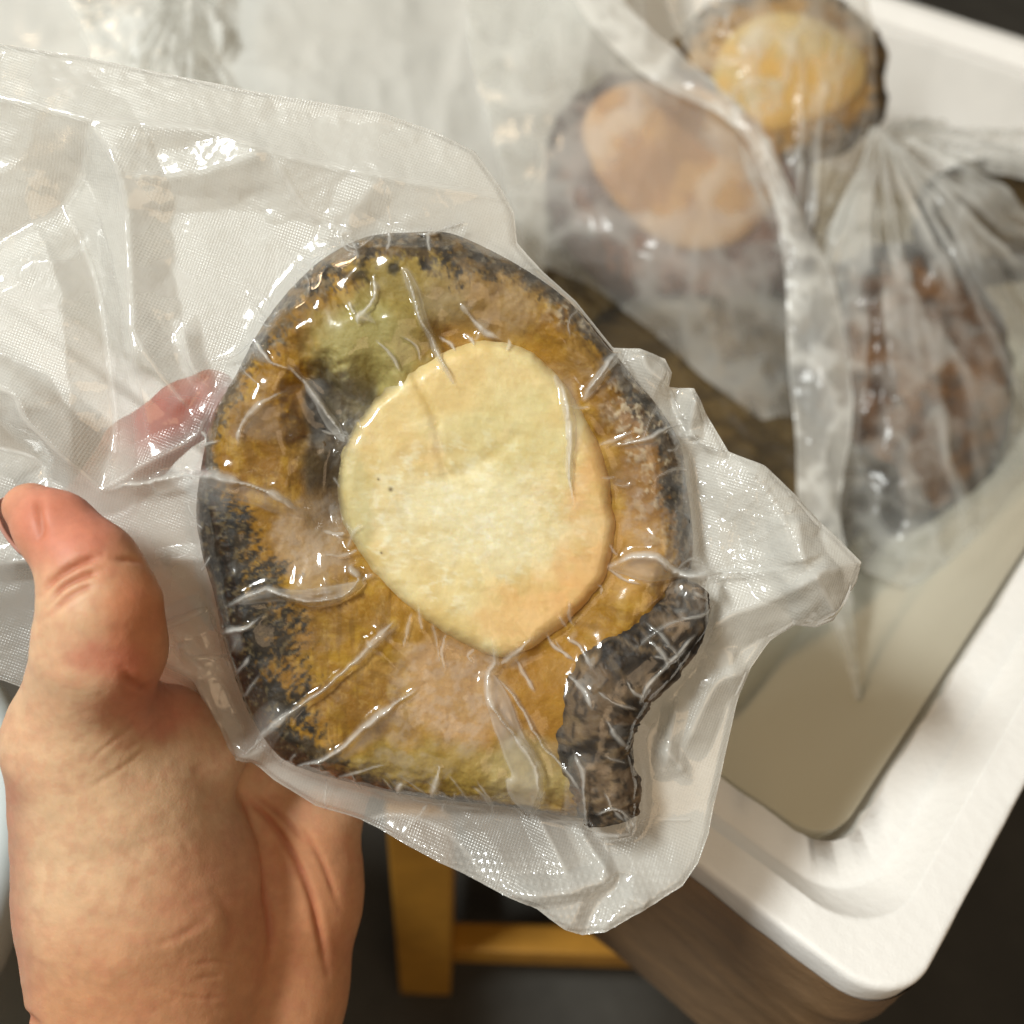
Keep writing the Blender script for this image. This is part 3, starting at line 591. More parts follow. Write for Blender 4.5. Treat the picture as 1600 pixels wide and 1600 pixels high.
# embossed dimples of the channel film, largest along the lower hem
def dimple(px, py, pitch, rot):
    a = np.cos(rot)*px+np.sin(rot)*py; b = -np.sin(rot)*px+np.cos(rot)*py
    r = np.floor(b/pitch); a = a+(r % 2)*pitch*.5; ca = (a/pitch-np.floor(a/pitch)-.5); cb_ = (b/pitch-r-.5)
    return np.exp(-(ca**2+cb_**2)/.07)
hemz = sstep(1290, 1330, YB+0.10*(XB-700)*-1)*sstep(470, 560, XB)*(1-sstep(1040, 1080, XB))
dp = dimple(XB, YB+0.06*XB, 11.0, 0.06)
zf += 0.022*dp*hemz
STRIPS = [([(760, 1036), (786, 1058), (818, 1130), (843, 1185), (844, 1235), (828, 1264), (802, 1236), (792, 1200), (800, 1188), (780, 1140), (764, 1090)], .50), ([(396, 936), (450, 914), (500, 914), (578, 902), (556, 926), (510, 940), (470, 930)], .42),
 ([(944, 882), (975, 865), (1015, 865), (1047, 893), (1000, 902)], .40), ([(250, 738), (330, 740), (410, 757), (470, 784), (494, 808), (440, 797), (380, 777), (330, 770), (250, 775)], .22), ([(905, 634), (922, 598), (948, 568), (966, 548), (956, 575), (930, 612)], .5), ([(862, 600), (878, 618), (890, 690), (888, 750), (880, 745), (880, 680)], .45),
 ([(885, 1160), (905, 1180), (912, 1240), (905, 1278), (880, 1262)], .18), ([(640, 455), (655, 455), (690, 555), (716, 612), (690, 575)], .35), ([(492, 604), (530, 655), (548, 694), (520, 672)], .5), ([(1040, 888), (1080, 884), (1160, 888), (1235, 876), (1180, 902), (1090, 908)], .35), ([(372, 1192), (440, 1118), (500, 1074), (448, 1140), (410, 1190)], .25)]
for pts, k in STRIPS:
    pts = np.array(pts, float); x0, y0 = pts.min(0)-20; x1, y1 = pts.max(0)+20
    j0, j1 = np.searchsorted(XB[0], [x0, x1]); i0, i1 = np.searchsorted(YB[:, 0], [y0, y1]); sl = (slice(i0, i1), slice(j0, j1))
    q = polysdf(XB[sl]+6*(fbm(XB[sl], YB[sl], 30, 360)-.5), YB[sl]+6*(fbm(XB[sl], YB[sl], 30, 361)-.5), catmull(pts, 60, True)); ins_ = sstep(-1.5, 1.5, q)
    milk[sl] = np.maximum(milk[sl], k*ins_*(.55+.5*fbm(XB[sl], YB[sl], 22, 362))+.35*k*np.exp(-(q/2.6)**2)); zf[sl] += .09*sstep(-3, 9, q)
# frost, condensation and trapped air: milk in the clear layer
fine = .5*fbm(XB, YB, 13, 330, 2)+.5*fbm(XB*1.3+YB, YB*.9-XB*.4, 9, 331, 2); frost = np.zeros_like(film)
for bx_, by_, rx, ry, k in ((505, 840, 50, 75, .30), (705, 1070, 75, 80, .34), (1000, 690, 55, 110, .22), (1010, 830, 50, 80, .30), (930, 500, 30, 40, .4), (975, 560, 45, 60, .35), (640, 1180, 70, 30, .28), (760, 810, 120, 70, .16), (1075, 930, 35, 40, .35), (545, 660, 50, 60, .22), (420, 640, 60, 60, .15), (760, 470, 90, 60, .14), (820, 1170, 60, 60, .12), (840, 470, 70, 50, .14)):
    frost = np.maximum(frost, .62*k*blob(XB, YB, bx_, by_, rx, ry, int(bx_), .22, .8)*(.50+.8*sstep(.40, .62, fine)))
milk = np.maximum(milk, frost*inside)
milk = np.maximum(milk, 0.010*inside)
clearf = 0.26+0.12*(fbm(XB, YB, 110, 340)-.5)
fgr = np.exp(-(((XB-280)/120)**2+((YB-665)/95)**2))
clearf = clearf-.20*fgr-.12*sstep(1225, 1265, YB)*(1-sstep(820, 940, XB))
milk = np.maximum(milk, outm*(clearf+0.30*crem+0.10*hemz+0.25*dp*hemz))
milk = np.maximum(milk, edgem*.35)
for q in range(300):
    qx, qy = rng.normal(1165, 38), rng.normal(800, 48); qr = rng.uniform(2.6, 6.0)
    if not (1095 < qx < 1228 and 725 < qy < 885): continue
    j0, j1 = np.searchsorted(XB[0], [qx-16, qx+16]); i0, i1 = np.searchsorted(YB[:, 0], [qy-16, qy+16]); sl = (slice(i0, i1), slice(j0, j1))
    zf[sl] += 0.05*qr/5*np.exp(-((XB[sl]-qx)**2+(YB[sl]-qy)**2)/qr**2)
# strips of weld along the right edge and hem
weld = sstep(1060, 1110, XB)*(1-sstep(44, 60, sbag))*sstep(960, 1010, YB)
milk = np.maximum(milk, .22*weld*outm)
slit = np.exp(-(np.abs(YB-(1277+0.0*XB))/3.0)**2)*sstep(840, 880, XB)*(1-sstep(1070, 1085, XB)); milk = np.maximum(milk, .6*slit)
bm_ = 0.74+0.16*(fbm(XB, YB, 150, 350)-.5)-0.22*np.exp(-(((XB-250)/160)**2+((YB-1000)/160)**2))-0.45*blob(XB, YB, 10, 970, 130, 110, 352)-0.52*np.exp(-(((XB-280)/130)**2+((YB-660)/100)**2))
bm_ += 0.22*sstep(330, 180, YB-0.12*XB+0)*0+0.25*np.exp(-(np.clip(sbag, 0, None)/60.0)**4)*(YB < 420)
bm_ -= 0.34*sstep(1225, 1265, YB)*(1-sstep(820, 940, XB))*(1-.6*sstep(1330, 1370, YB))
bm_ += 0.20*sstep(1060, 1110, XB)
XBc, YBc, cell = clip_grid(XB, YB, sbag, SF)
notch = (np.abs(XB-914) < 9-(YB-1278)*.25) & (YB > 1276) & (YB < 1300)
bag = empty('vacuum_bag', HELD); tag(bag, 'clear embossed vacuum bag held in the hand, shrunk tight over an abalone', 'plastic bag')
cell2 = cell & ~(notch[:-1, :-1] & notch[1:, 1:])
F, used = sheet_from_cells(cell2, XB.shape[1])
P = L(XBc.ravel()[used], YBc.ravel()[used], 0); P[:, 2] = zf.ravel()[used]
mesh('front_film', P, F, FILMF, bag, None, scale=0.01, attrs={'milk': milk.ravel()[used]})
F, used = sheet_from_cells(cell, XB.shape[1])
P = L(XBc.ravel()[used], YBc.ravel()[used], 0); P[:, 2] = zback.ravel()[used]
mesh('back_film', P, F, FILMB, bag, None, scale=0.01, attrs={'milk': np.clip(bm_, 0.02, .95).ravel()[used]})

# ================================================================== the hand
def surface_nets(D, org, h):
    nx, ny, nz = D.shape; s = D < 0
    cs = np.zeros((nx-1, ny-1, nz-1), np.int8); corners = [(i, j, k) for i in (0, 1) for j in (0, 1) for k in (0, 1)]
    for i, j, k in corners: cs += s[i:nx-1+i, j:ny-1+j, k:nz-1+k]
    act = (cs > 0) & (cs < 8); idx = np.full(act.shape, -1, np.int64); A = np.argwhere(act); idx[act] = np.arange(len(A))
    acc = np.zeros((len(A), 3)); cnt = np.zeros(len(A))
    for a in range(8):
        for b in range(a+1, 8):
            ca, cb = np.array(corners[a]), np.array(corners[b])
            if np.abs(ca-cb).sum() != 1: continue
            da = D[tuple((A+ca).T)]; db = D[tuple((A+cb).T)]; m = (da < 0) != (db < 0)
            t = np.where(m, da/np.where(m, da-db, 1), 0)[:, None]
            acc += np.where(m[:, None], ca+(cb-ca)*t, 0); cnt += m
    V = (A+acc/cnt[:, None])*h+org; Fs = []
    for ax in range(3):
        e = [0, 0, 0]; e[ax] = 1; sl1 = tuple(slice(1, -1) if q != ax else slice(0, -1) for q in range(3)); sl2 = tuple(slice(1, -1) if q != ax else slice(1, None) for q in range(3))
        a = s[sl1]; b = s[sl2]
        for cond, flip in ((a & ~b, False), (~a & b, True)):
            Q = np.argwhere(cond)
            for q in range(3):
                if q != ax: Q[:, q] += 1
            o1, o2 = [q for q in range(3) if q != ax]
            d1 = np.zeros(3, int); d1[o1] = 1; d2 = np.zeros(3, int); d2[o2] = 1
            q4 = [idx[tuple((Q-d1-d2).T)], idx[tuple((Q-d2).T)], idx[tuple(Q.T)], idx[tuple((Q-d1).T)]]
            f = np.stack(q4, -1)
            if flip != (ax == 1): f = f[:, ::-1]
            Fs.append(f)
    F = np.vstack(Fs); return V, F[(F >= 0).all(1)]
def smin(a, b, k):
    h = np.clip(0.5+0.5*(b-a)/k, 0, 1); return b*(1-h)+a*h-k*h*(1-h)
HH = 0.11; lo = np.array([-15.0, -31.0, -7.8]); hi = np.array([1.0, 4.5, 5.2]); nn_ = np.ceil((hi-lo)/HH).astype(int)
gx = (lo[0]+HH*np.arange(nn_[0])).astype(np.float32)[:, None, None]; gy = (lo[1]+HH*np.arange(nn_[1])).astype(np.float32)[None, :, None]; gz = (lo[2]+HH*np.arange(nn_[2])).astype(np.float32)[None, None, :]
def cone(a, ra, b, rb):
    a = np.asarray(a, np.float32); b = np.asarray(b, np.float32); e = b-a; L2 = float(e@e)
    t = np.clip(((gx-a[0])*e[0]+(gy-a[1])*e[1]+(gz-a[2])*e[2])/L2, 0, 1)
    return np.sqrt((gx-a[0]-t*e[0])**2+(gy-a[1]-t*e[1])**2+(gz-a[2]-t*e[2])**2)-(ra+(rb-ra)*t)
def chain(pts, k=0.35):
    P = [(L(x, y, z), r) for x, y, z, r in pts]; D = None
    for (a, ra), (b, rb) in zip(P[:-1], P[1:]):
        c_ = cone(a, ra, b, rb); D = c_ if D is None else smin(D, c_, k)
    return D
thumb = chain([(46, 793, 2.1, .56), (90, 830, 2.35, .80), (140, 888, 2.65, 1.0), (157, 950, 2.7, 1.2), (158, 1010, 2.4, 1.34), (142, 1075, 1.7, 1.32), (135, 1150, .9, 1.75)], .4)
palm = chain([(140, 1150, .9, 1.75), (186, 1250, -.1, 2.3), (218, 1380, -.8, 2.72), (238, 1500, -1.5, 2.8), (252, 1640, -2.2, 2.7), (270, 1900, -3.0, 2.6), (330, 2450, -4.2, 2.9)], .9)
palm = smin(palm, chain([(478, 1290, -3.4, 1.55), (452, 1400, -3.4, 1.85), (424, 1540, -3.3, 1.95), (395, 1700, -3.3, 2.0), (370, 1900, -3.5, 2.2), (400, 2450, -4.4, 2.9)], .8), .55)
palm = smin(palm, chain([(330, 1080, -3.4, 1.3), (390, 1180, -3.6, 1.5), (430, 1300, -3.6, 1.6)], .6), .6)
palm = smin(palm, chain([(180, 1150, .7, 1.15), (262, 1140, .05, .98), (318, 1185, -.6, .9), (345, 1150, -2.8, 1.1)], .5), .45)
hand = smin(thumb, palm, .55)
FING = [[(300, 1060, -3.3, 1.15), (180, 880, -3.6, 1.0), (150, 800, -3.5, .92), (215, 705, -1.9, .86), (290, 645, -1.05, .76), (332, 618, -.85, .66)],
        [(390, 1080, -3.6, 1.15), (415, 830, -3.7, .98), (460, 680, -3.2, .84), (505, 590, -2.75, .70)],
        [(470, 1150, -3.7, 1.1), (560, 900, -3.8, .94), (625, 770, -3.3, .80), (670, 680, -2.85, .66)],
        [(520, 1235, -3.6, .98), (650, 1050, -3.7, .80), (715, 960, -3.2, .68), (770, 895, -2.8, .56)]]
fd = None
for f_ in FING:
    q = chain(f_, .25); fd = q if fd is None else smin(fd, q, .12)
hand = smin(hand, fd, .45)
Vh, Fh = surface_nets(hand, lo, HH); del hand, fd, palm, thumb
tmp = mesh('tmp_hand', Vh, Fh, SKIN); md = tmp.modifiers.new('s', 'SUBSURF'); md.levels = 1; md.render_levels = 1
ev = tmp.evaluated_get(bpy.context.evaluated_depsgraph_get()); me = bpy.data.meshes.new_from_object(ev)
nv = len(me.vertices); Vh = np.zeros(nv*3, np.float32); me.vertices.foreach_get('co', Vh); Vh = Vh.reshape(-1, 3).astype(float)
Nh = np.zeros(nv*3, np.float32); me.vertex_normals.foreach_get('vector', Nh); Nh = Nh.reshape(-1, 3)
Fh = np.zeros(len(me.loops), np.int32); me.loops.foreach_get('vertex_index', Fh); Fh = Fh.reshape(-1, 4)
bpy.data.objects.remove(tmp); bpy.data.meshes.remove(me)
hx_, hy_ = Lpx(Vh); front = sstep(-.1, .35, Nh[:, 2])
CREASE = [([(158, 868), (118, 884), (84, 906), (66, 930)], .10, 6), ([(160, 892), (126, 902), (96, 918), (72, 946)], .10, 6), ([(150, 912), (110, 930), (76, 962)], .06, 6), ([(252, 890), (212, 876), (176, 874)], .05, 5), ([(60, 775), (62, 800), (66, 830), (58, 848)], .06, 7),
  ([(256, 1078), (232, 1078), (206, 1066), (190, 1046)], .09, 8), ([(252, 1100), (205, 1085), (186, 1075)], .03, 7), ([(372, 1226), (392, 1300), (412, 1390), (422, 1460), (414, 1530)], .07, 7), ([(372, 1234), (420, 1280), (460, 1340), (486, 1400), (502, 1470), (512, 1520)], .09, 6), ([(392, 1240), (440, 1275), (480, 1320)], .05, 5),
  ([(470, 1290), (505, 1350), (530, 1420)], .04, 5), ([(215, 1128), (175, 1160), (140, 1190)], .014, 4), ([(232, 1165), (190, 1200), (138, 1232)], .014, 4), ([(265, 1110), (225, 1150), (195, 1175)], .014, 5), ([(240, 1478), (285, 1462), (330, 1430)], .025, 7), ([(300, 1508), (340, 1502), (375, 1506)], .02, 4), ([(310, 1528), (350, 1524)], .02, 4), ([(260, 1550), (310, 1560), (360, 1556)], .02, 4), ([(-10, 1560), (30, 1580), (70, 1610)], .08, 6), ([(345, 1400), (362, 1450), (350, 1500)], .03, 9)]
dis = np.zeros(nv); cri = np.zeros(nv)
for pts, dp_, wd in CREASE:
    pts = catmull(pts, 20) if len(pts) > 2 else np.array(pts, float)
    dd, pr = segdist(hx_, hy_, pts); fade = sstep(0, .2, pr)*(1-sstep(.7, 1, pr))*.8+.2
    g_ = fade*np.exp(-(dd/wd)**2); dis -= dp_*g_*front; dis += .12*dp_*fade*np.exp(-((dd-2.2*wd)/(1.3*wd))**2)*front; cri = np.maximum(cri, g_*front*min(1, dp_/.07))
fl_ = sstep(.70, .98, ridged(hx_*.8+hy_*.3, hy_*1.2-hx_*.2, 60, 402, 2))*front*(hy_ > 1080); dis -= .005*fl_; cri = np.maximum(cri, fl_*.16)
dis += 0.07*(fbm(hx_, hy_, 90, 400)-.5)+0.012*(fbm(hx_, hy_, 14, 401)-.5)
Vh += Nh*dis[:, None]
ch = np.broadcast_to(s2l((214, 174, 140)), (nv, 3)).copy()
ch = mixc(ch, (224, 190, 154), blob(hx_, hy_, 130, 1290, 130, 190, 410, .6)*.8)  # highlight on the left of the thenar, painted into the skin colour
ch = mixc(ch, (206, 146, 106), sstep(1380, 1620, hy_+0.25*hx_)*.75)  # orange shading towards the lower right, painted in
ch = mixc(ch, (196, 114, 94), blob(hx_, hy_, 90, 810, 110, 80, 411, .5, .3)*.8)
ch = mixc(ch, (202, 118, 80), blob(hx_, hy_, 215, 980, 60, 110, 412, .6, .4)*.7)  # warm light on the thumb's right side, painted in
ch = mixc(ch, (200, 110, 94), blob(hx_, hy_, 160, 1030, 60, 30, 413, .6)*.5)
ch = mixc(ch, (200, 112, 92), blob(hx_, hy_, 235, 1110, 80, 45, 414, .6)*.6)
ch = mixc(ch, (202, 140, 100), blob(hx_, hy_, 480, 1420, 90, 200, 415, .6)*.7)  # warm light on the right of the palm, painted in
ch = mixc(ch, (206, 144, 110), blob(hx_, hy_, 330, 1380, 90, 70, 416, .6, .7)*.5)
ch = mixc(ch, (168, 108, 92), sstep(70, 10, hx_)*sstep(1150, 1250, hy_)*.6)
ch = mixc(ch, (198, 76, 74), blob(hx_, hy_, 290, 650, 120, 100, 417, .5, .2)*.85)
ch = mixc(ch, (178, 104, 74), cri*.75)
ch *= (0.94+0.12*fbm(hx_, hy_, 40, 420, 4))[:, None]*np.array([1, .995, .98])
mottle = sstep(.5, .7, fbm(hx_, hy_, 16, 421, 3)); ch = mixc(ch, (198, 122, 100), mottle*.18)
person = empty('person', HELD); tag(person, 'bare left hand with raised thumb gripping the vacuum bag', 'person')
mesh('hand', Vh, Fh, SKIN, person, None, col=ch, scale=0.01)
# thumbnail on the far left side of the tip
uu, vv = np.meshgrid(np.linspace(-1, 1, 13), np.linspace(-1, 1, 13)); ce = L(40, 812, 1.75); ax = (L(16, 772, 2.0)-L(62, 850, 1.6)); ax /= np.linalg.norm(ax); nr = np.array([-.80, -.25, -.05]); nr -= ax*(nr@ax); nr /= np.linalg.norm(nr); bi = np.cross(nr, ax)
wv_ = .50*np.sqrt(np.clip(1-0.45*np.clip(vv, 0, 1)**2.5, 0, 1)); P = ce+ax*(vv*.62)[..., None]+bi*(uu*wv_)[..., None]+nr*(.56-.22*uu**2-.10*vv**2)[..., None]
Pb = P-nr*.08; n_ = 169
bdr = [i for i in range(12)]+[12+13*i for i in range(12)]+[168-i for i in range(12)]+[156-13*i for i in range(12)]
F = np.vstack([gridfaces(13, 13), gridfaces(13, 13)[:, ::-1]+n_, [[bdr[(i+1) % 48], bdr[i], bdr[i]+n_, bdr[(i+1) % 48]+n_] for i in range(48)]])
mesh('thumbnail', np.vstack([P.reshape(-1, 3), Pb.reshape(-1, 3)]), F, NAIL, person, None, scale=0.01)

# ================================================================== other abalones in the box, and two dark ones standing in for shade
def flesh_disc(name, label, px, py, dep, rx, ry, face, roll, pal, seed, mus=(0.05, 0.0, .56, .50), thick=2.2, z_rise=1.1):
    """a whole abalone: ruffled body and muscle, centre given by photo pixel and depth, face = outward normal (world)"""
    cw = W(px, py, dep); nz = np.array(face, float); nz /= np.linalg.norm(nz); ux = RT*math.cos(roll)+UP*math.sin(roll); ux -= nz*(ux@nz); ux /= np.linalg.norm(ux); uy = np.cross(nz, ux)
    M = Matrix.Identity(4)
    for i in range(3): M[i][0], M[i][1], M[i][2], M[i][3] = ux[i], uy[i], nz[i], cw[i]
    o = empty('abalone', M); tag(o, label, 'abalone')
    na, nr_ = 140, 50; a = np.linspace(0, 2*np.pi, na, endpoint=False); r = np.linspace(0, 1, nr_)[:, None]
    rim = 1+0.08*(fbm(np.cos(a)*3+seed, np.sin(a)*3, 1, seed)-.5)*2+0.05*(fbm(np.cos(a)*9, np.sin(a)*9+seed, 1, seed+3)-.5)
    x = r*rim*rx*np.cos(a); y = r*rim*ry*np.sin(a); prof_ = np.sqrt(np.clip(1-r**3.2, 0, 1))+0*a
    nz_ = fbm(x*10+seed*50, y*10, 16, seed+5)-.5; fin = fbm(x*10+seed*50, y*10, 4, seed+6)-.5
    z = thick*.55*prof_+.5*nz_*(1-r**4)+.22*fin*(1-r**6)
    zl = -thick*.6*prof_
    cc = np.broadcast_to(s2l(pal[0]), x.shape+(3,)).copy(); cc = mixc(cc, pal[1], sstep(.42, .62, fbm(x*10+seed*9, y*10, 22, seed+8))); cc = mixc(cc, pal[2], sstep(.72, .9, r+fin*.35+0*a))
    cc = mixc(cc, pal[3], sstep(.5, .68, fbm(x*10, y*10+seed*9, 8, seed+9))*.6)
    V_ = np.vstack([np.stack([x, y, z], -1).reshape(-1, 3), np.stack([x, y, zl], -1).reshape(-1, 3)]); F_ = gridfaces(nr_, na, True)
    mesh('body', V_, np.vstack([F_, F_[:, ::-1]+nr_*na]), ABALONE, o, None, col=np.vstack([cc.reshape(-1, 3)]*2), scale=.01)
    if mus:
        mx, my, mrx, mry = mus; xm = mx*rx+r*(1+.05*np.sin(a*3+seed))*mrx*rx*np.cos(a); ym = my*ry+r*(1+.05*np.sin(a*3+seed))*mry*ry*np.sin(a)
        zm = thick*.45+z_rise*np.sqrt(np.clip(1-r**4, 0, 1))+0*a+.2*(fbm(xm*10, ym*10, 20, seed+11)-.5); zm2 = np.minimum(zm, 0.1)
        cmm = np.broadcast_to(s2l(pal[4]), x.shape+(3,)).copy(); cmm = mixc(cmm, pal[5], sstep(.4, .65, fbm(xm*10, ym*10, 18, seed+12)))
        mesh('muscle', np.vstack([np.stack([xm, ym, zm], -1).reshape(-1, 3), np.stack([xm, ym, zm2], -1).reshape(-1, 3)]), np.vstack([F_, F_[:, ::-1]+nr_*na, gridfaces(2, na, True)[:, ::-1]*0+np.stack([(nr_-1)*na+np.arange(na), (nr_-1)*na+(np.arange(na)+1) % na, (2*nr_-1)*na+(np.arange(na)+1) % na, (2*nr_-1)*na+np.arange(na)], -1)]), MUSCLE, o, None, col=np.vstack([cmm.reshape(-1, 3)]*2), scale=.01)
    return o
TOC = -FW
PAL1 = [(176, 132, 52), (150, 110, 48), (70, 58, 44), (120, 96, 60), (222, 178, 92), (214, 186, 122)]
PAL2 = [(124, 82, 58), (98, 64, 50), (62, 44, 38), (80, 54, 46), (206, 160, 104), (184, 138, 92)]
PAL3 = [(96, 64, 34), (118, 78, 34), (24, 22, 24), (34, 28, 28), (140, 104, 56), (110, 80, 50)]
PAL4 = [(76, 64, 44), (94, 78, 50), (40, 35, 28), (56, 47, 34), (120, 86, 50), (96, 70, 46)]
flesh_disc('abalone', 'yellow abalone in clear wrinkled polythene against the back wall of the foam box', 1215, 120, 62, 6.6, 6.4, TOC+np.array([-.1, .1, .35]), .3, PAL1, 3, (0.0, -0.1, .70, .62))
flesh_disc('abalone', 'tan and purplish abalone blurred behind the milky polythene fold', 1065, 300, 60, 8.6, 7.6, TOC+np.array([.1, .0, .3]), -.5, PAL2, 5, (-.08, .14, .70, .64))
flesh_disc('abalone', 'wet brown abalone with a black patch inside the gathered polythene bag', 1408, 605, 55, 6.2, 7.9, TOC+np.array([.15, -.1, .1]), .1, PAL3, 8, None, 4.2)
flesh_disc('abalone', 'dark brown abalone half hidden behind the gathered bag at the box wall', 1560, 345, 63, 5.4, 4.2, TOC+np.array([0, .2, .4]), .2, PAL4, 11, None, 3.4)
flesh_disc('abalone', 'added olive brown abalone standing in for deep shade on the foam box floor', 1130, 650, 55.5, 11.0, 9.6, np.array([0, 0, 1.0])+.3*TOC, .4, PAL4, 14, None, 3.6)  # added: dark flesh colour replaces shade on the white box floor
flesh_disc('abalone', 'added dark abalone in place of the shade under the held bag', 880, 480, 62, 9.2, 8.0, np.array([0, 0, 1.0])+.3*TOC, .9, PAL4, 17, None, 3.4)  # also added, its dark colour serving as shade below the held bag

# ================================================================== loose polythene in the box
def sheet(ctrl, nu, nv, amp, scl, seed, milkb, milkr, pleat=None, hem=0.0):
    """film through a grid of control points (photo px, py, depth cm), crumpled along its normal"""
    A = np.array(ctrl, float); R_ = np.stack([catmull(row, nv) for row in A]); G = np.stack([catmull(R_[:, j], nu) for j in range(nv)], 1)
    P = W(G[..., 0], G[..., 1], G[..., 2]); du = np.gradient(P, axis=0); dv = np.gradient(P, axis=1); n = np.cross(du, dv); n /= np.linalg.norm(n, axis=-1)[..., None]+1e-12
    n *= np.sign((n@(-FW)))[..., None]+1e-9
    gx_, gy_ = G[..., 0], G[..., 1]; rg = ridged(gx_, gy_, scl, seed); f0 = fbm(gx_, gy_, scl*1.6, seed+7)-.5
    dz = amp*(0.9*(rg-.6)+1.1*f0); milk_ = milkb+milkr*(sstep(.66, .9, rg)+.8*f0)
    if pleat is not None:
        kx, ky, cnt_, pa, pm = pleat; th_ = np.arctan2(gy_-ky, gx_-kx); rad = np.hypot(gx_-kx, gy_-ky)
        pw = 1-np.abs(2*fbm(th_*cnt_, rad*.004, 1.0, seed+20, 3)-1); k_ = sstep(0, 60, rad)*(1-sstep(180, 420, rad)*.6)
        dz = dz+pa*(pw-.6)*k_; milk_ = milk_+pm*sstep(.68, .92, pw)*(1-sstep(60, 420, rad)*.5)
    if hem:
        v_ = np.linspace(0, 1, nv)[None, :]; u_2 = np.linspace(0, 1, nu)[:, None]
        milk_ = milk_+hem*(np.exp(-(v_/.02)**2)+np.exp(-((1-v_)/.02)**2)+np.exp(-((1-u_2)/.02)**2))
    P = P+n*(dz*.01)[..., None]; F_ = gridfaces(nu, nv)
    return P.reshape(-1, 3), F_, np.clip(milk_, 0, .97).ravel()
def polybag(label, parts):
    o = empty('polythene_bag', Matrix.Translation(parts[0][1][0].mean(0).tolist())); tag(o, label, 'plastic bag'); c0_ = parts[0][1][0].mean(0)
    for nm, (P, F_, mk_) in parts: mesh(nm, P-c0_, F_, POLY, o, None, attrs={'milk': mk_})
    return o
# pale bags heaped on the left
polybag('pale crumpled milky polythene heaped behind the held vacuum bag', [
  ('film', sheet([[(-260, -260, 64), (150, -260, 66), (500, -260, 68), (800, -260, 70), (980, -260, 70)], [(-260, 0, 58), (150, -10, 57), (500, 0, 59), (780, 0, 62), (935, -20, 63)], [(-260, 200, 53), (150, 180, 52), (480, 190, 54), (760, 190, 58), (900, 160, 61)],
    [(-260, 420, 49), (150, 420, 48), (480, 430, 50), (740, 420, 55), (860, 330, 60)], [(-260, 640, 46), (150, 640, 45), (480, 640, 48), (700, 620, 54), (840, 480, 60)]], 150, 190, 1.0, 190, 600, .90, .10)),
  ('film', sheet([[(60, -120, 62), (200, -140, 60), (350, -120, 61)], [(120, 20, 55.5), (230, 10, 53), (340, 30, 55.5)], [(160, 110, 52.5), (250, 120, 50.5), (350, 130, 53)], [(200, 220, 51.5), (270, 220, 50), (350, 230, 51.5)]], 90, 90, 1.3, 80, 620, .20, .34, (290, -20, 7, .8, .3)))])
# big milky fold with the hem running down
polybag('milky polythene bag with folded hem curving down into the foam box', [
  ('film', sheet([[(740, -160, 66), (860, -170, 66), (960, -160, 66), (1020, -160, 66)], [(735, 60, 60), (840, 60, 58.5), (930, 60, 58), (1020, 80, 58)], [(770, 210, 57), (880, 210, 54.5), (1020, 200, 54), (1170, 230, 54.5)], [(800, 330, 56), (920, 370, 53), (1070, 400, 52), (1228, 420, 53)], [(830, 390, 58), (960, 470, 55), (1100, 590, 53), (1240, 690, 53)]], 130, 150, .8, 130, 640, .20, .24, None)),
  ('hem', sheet([[(890, -120, 64), (925, -120, 63.9), (968, -120, 63)], [(900, 0, 58.5), (935, 0, 57.9), (975, 0, 57.5)], [(1000, 115, 55.3), (1045, 100, 54.9), (1075, 96, 55)], [(1140, 190, 53), (1165, 190, 52.5), (1190, 205, 52.5)], [(1200, 290, 51.8), (1225, 300, 51.4), (1252, 335, 51.5)], [(1226, 420, 51), (1262, 420, 50.7), (1298, 430, 51)], [(1232, 560, 50.6), (1285, 560, 50.3), (1328, 570, 50.6)], [(1244, 690, 49.6), (1290, 690, 49.3), (1328, 680, 49.6)], [(1246, 790, 48), (1280, 790, 47.8), (1312, 790, 48)], [(1262, 880, 46.4), (1292, 890, 46.2), (1326, 900, 46.4)], [(1310, 1000, 44.6), (1326, 1000, 44.2), (1338, 1000, 44.6)], [(1338, 1090, 42.6), (1343, 1096, 42.3), (1349, 1104, 42.6)]], 240, 60, .45, 60, 660, .46, .34, None, .35))])
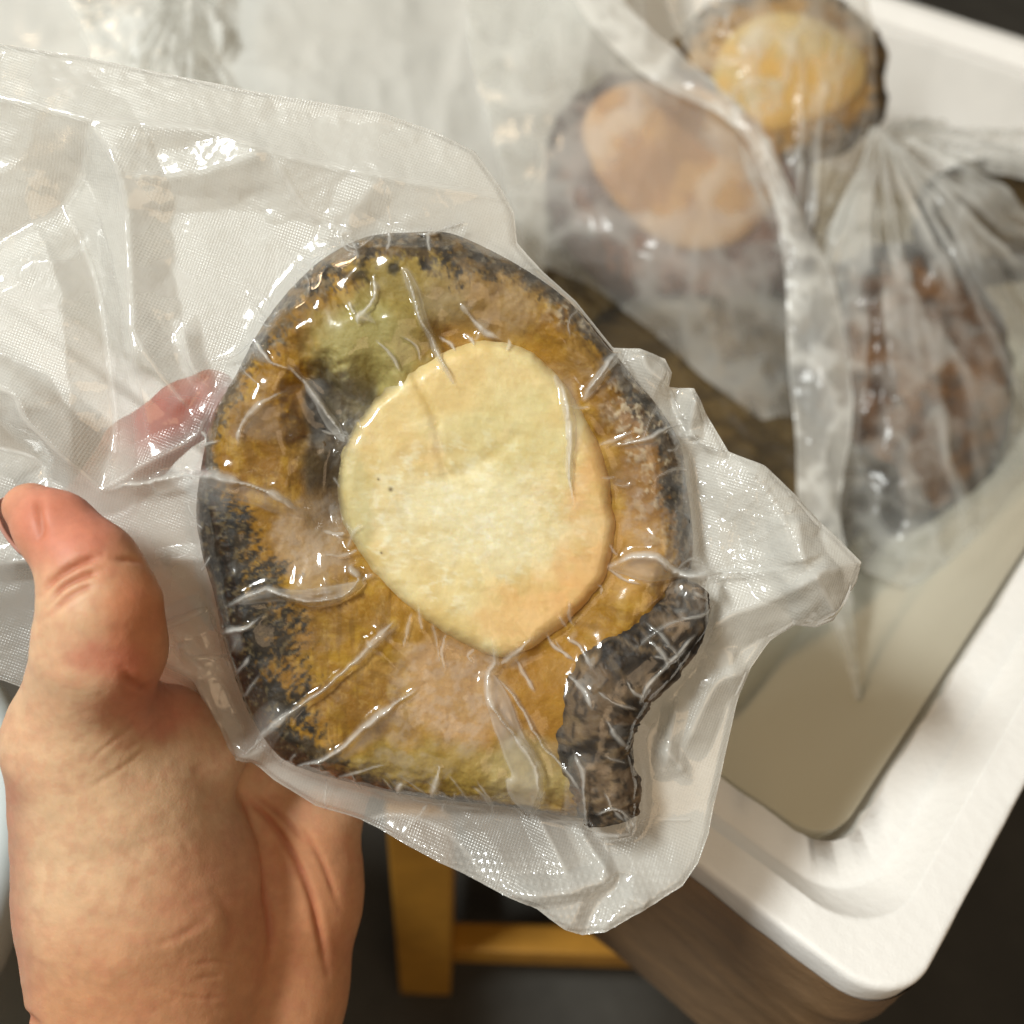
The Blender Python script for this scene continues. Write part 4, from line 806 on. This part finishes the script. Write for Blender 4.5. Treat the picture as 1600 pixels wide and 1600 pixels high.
# clear bag over the yellow abalone
polybag('clear wrinkled polythene bag stretched over the yellow abalone', [
  ('film', sheet([[(1010, -140, 60), (1120, -160, 57), (1240, -160, 57), (1340, -120, 60)], [(1040, 0, 57), (1130, 0, 54), (1240, 0, 54), (1352, 0, 58)], [(1080, 90, 55), (1150, 90, 53), (1260, 90, 53.5), (1366, 80, 57)], [(1130, 180, 54), (1190, 190, 52.8), (1290, 190, 53.5), (1371, 200, 56)], [(1170, 270, 54), (1215, 290, 53), (1270, 300, 53.5), (1345, 270, 55.5)], [(1210, 390, 54), (1232, 400, 53.5), (1262, 400, 53.5), (1290, 390, 54.5)]], 130, 110, .7, 80, 680, .10, .26, (1250, 440, 6, .7, .34), .2))])
# gathered bag over the brown abalone
polybag('gathered polythene bag with pleats fanning over the wet brown abalone', [
  ('film', sheet([[(1366, 200, 55.4), (1370, 199, 55), (1374, 200, 55), (1379, 204, 55.4), (1382, 210, 55.6)], [(1315, 330, 54), (1360, 340, 52.4), (1420, 330, 52.2), (1490, 310, 53), (1540, 290, 55)], [(1284, 470, 53.5), (1350, 470, 50.4), (1440, 460, 50), (1540, 430, 51.6), (1640, 400, 55)], [(1290, 640, 53), (1350, 640, 49.8), (1440, 640, 49.2), (1560, 620, 50.4), (1680, 600, 54)], [(1310, 790, 51.5), (1370, 800, 49.2), (1450, 810, 48.8), (1560, 800, 49.6), (1680, 780, 53)], [(1330, 880, 51), (1380, 900, 49.6), (1450, 930, 49.2), (1560, 930, 49.4), (1680, 900, 51)]], 180, 190, .6, 90, 700, .05, .20, (1372, 204, 7, 1.1, .42))),
  ('film', sheet([[(1372, 202, 55.5), (1380, 196, 56.5), (1390, 186, 58)], [(1440, 235, 56.5), (1450, 215, 58.5), (1460, 190, 61)], [(1520, 262, 57.5), (1530, 235, 60), (1540, 205, 62)], [(1620, 285, 58.5), (1630, 255, 61), (1640, 225, 63)], [(1700, 300, 59), (1710, 270, 61), (1720, 240, 63)]], 100, 60, .5, 60, 720, .22, .35, (1372, 204, 12, .9, .35), .2))])
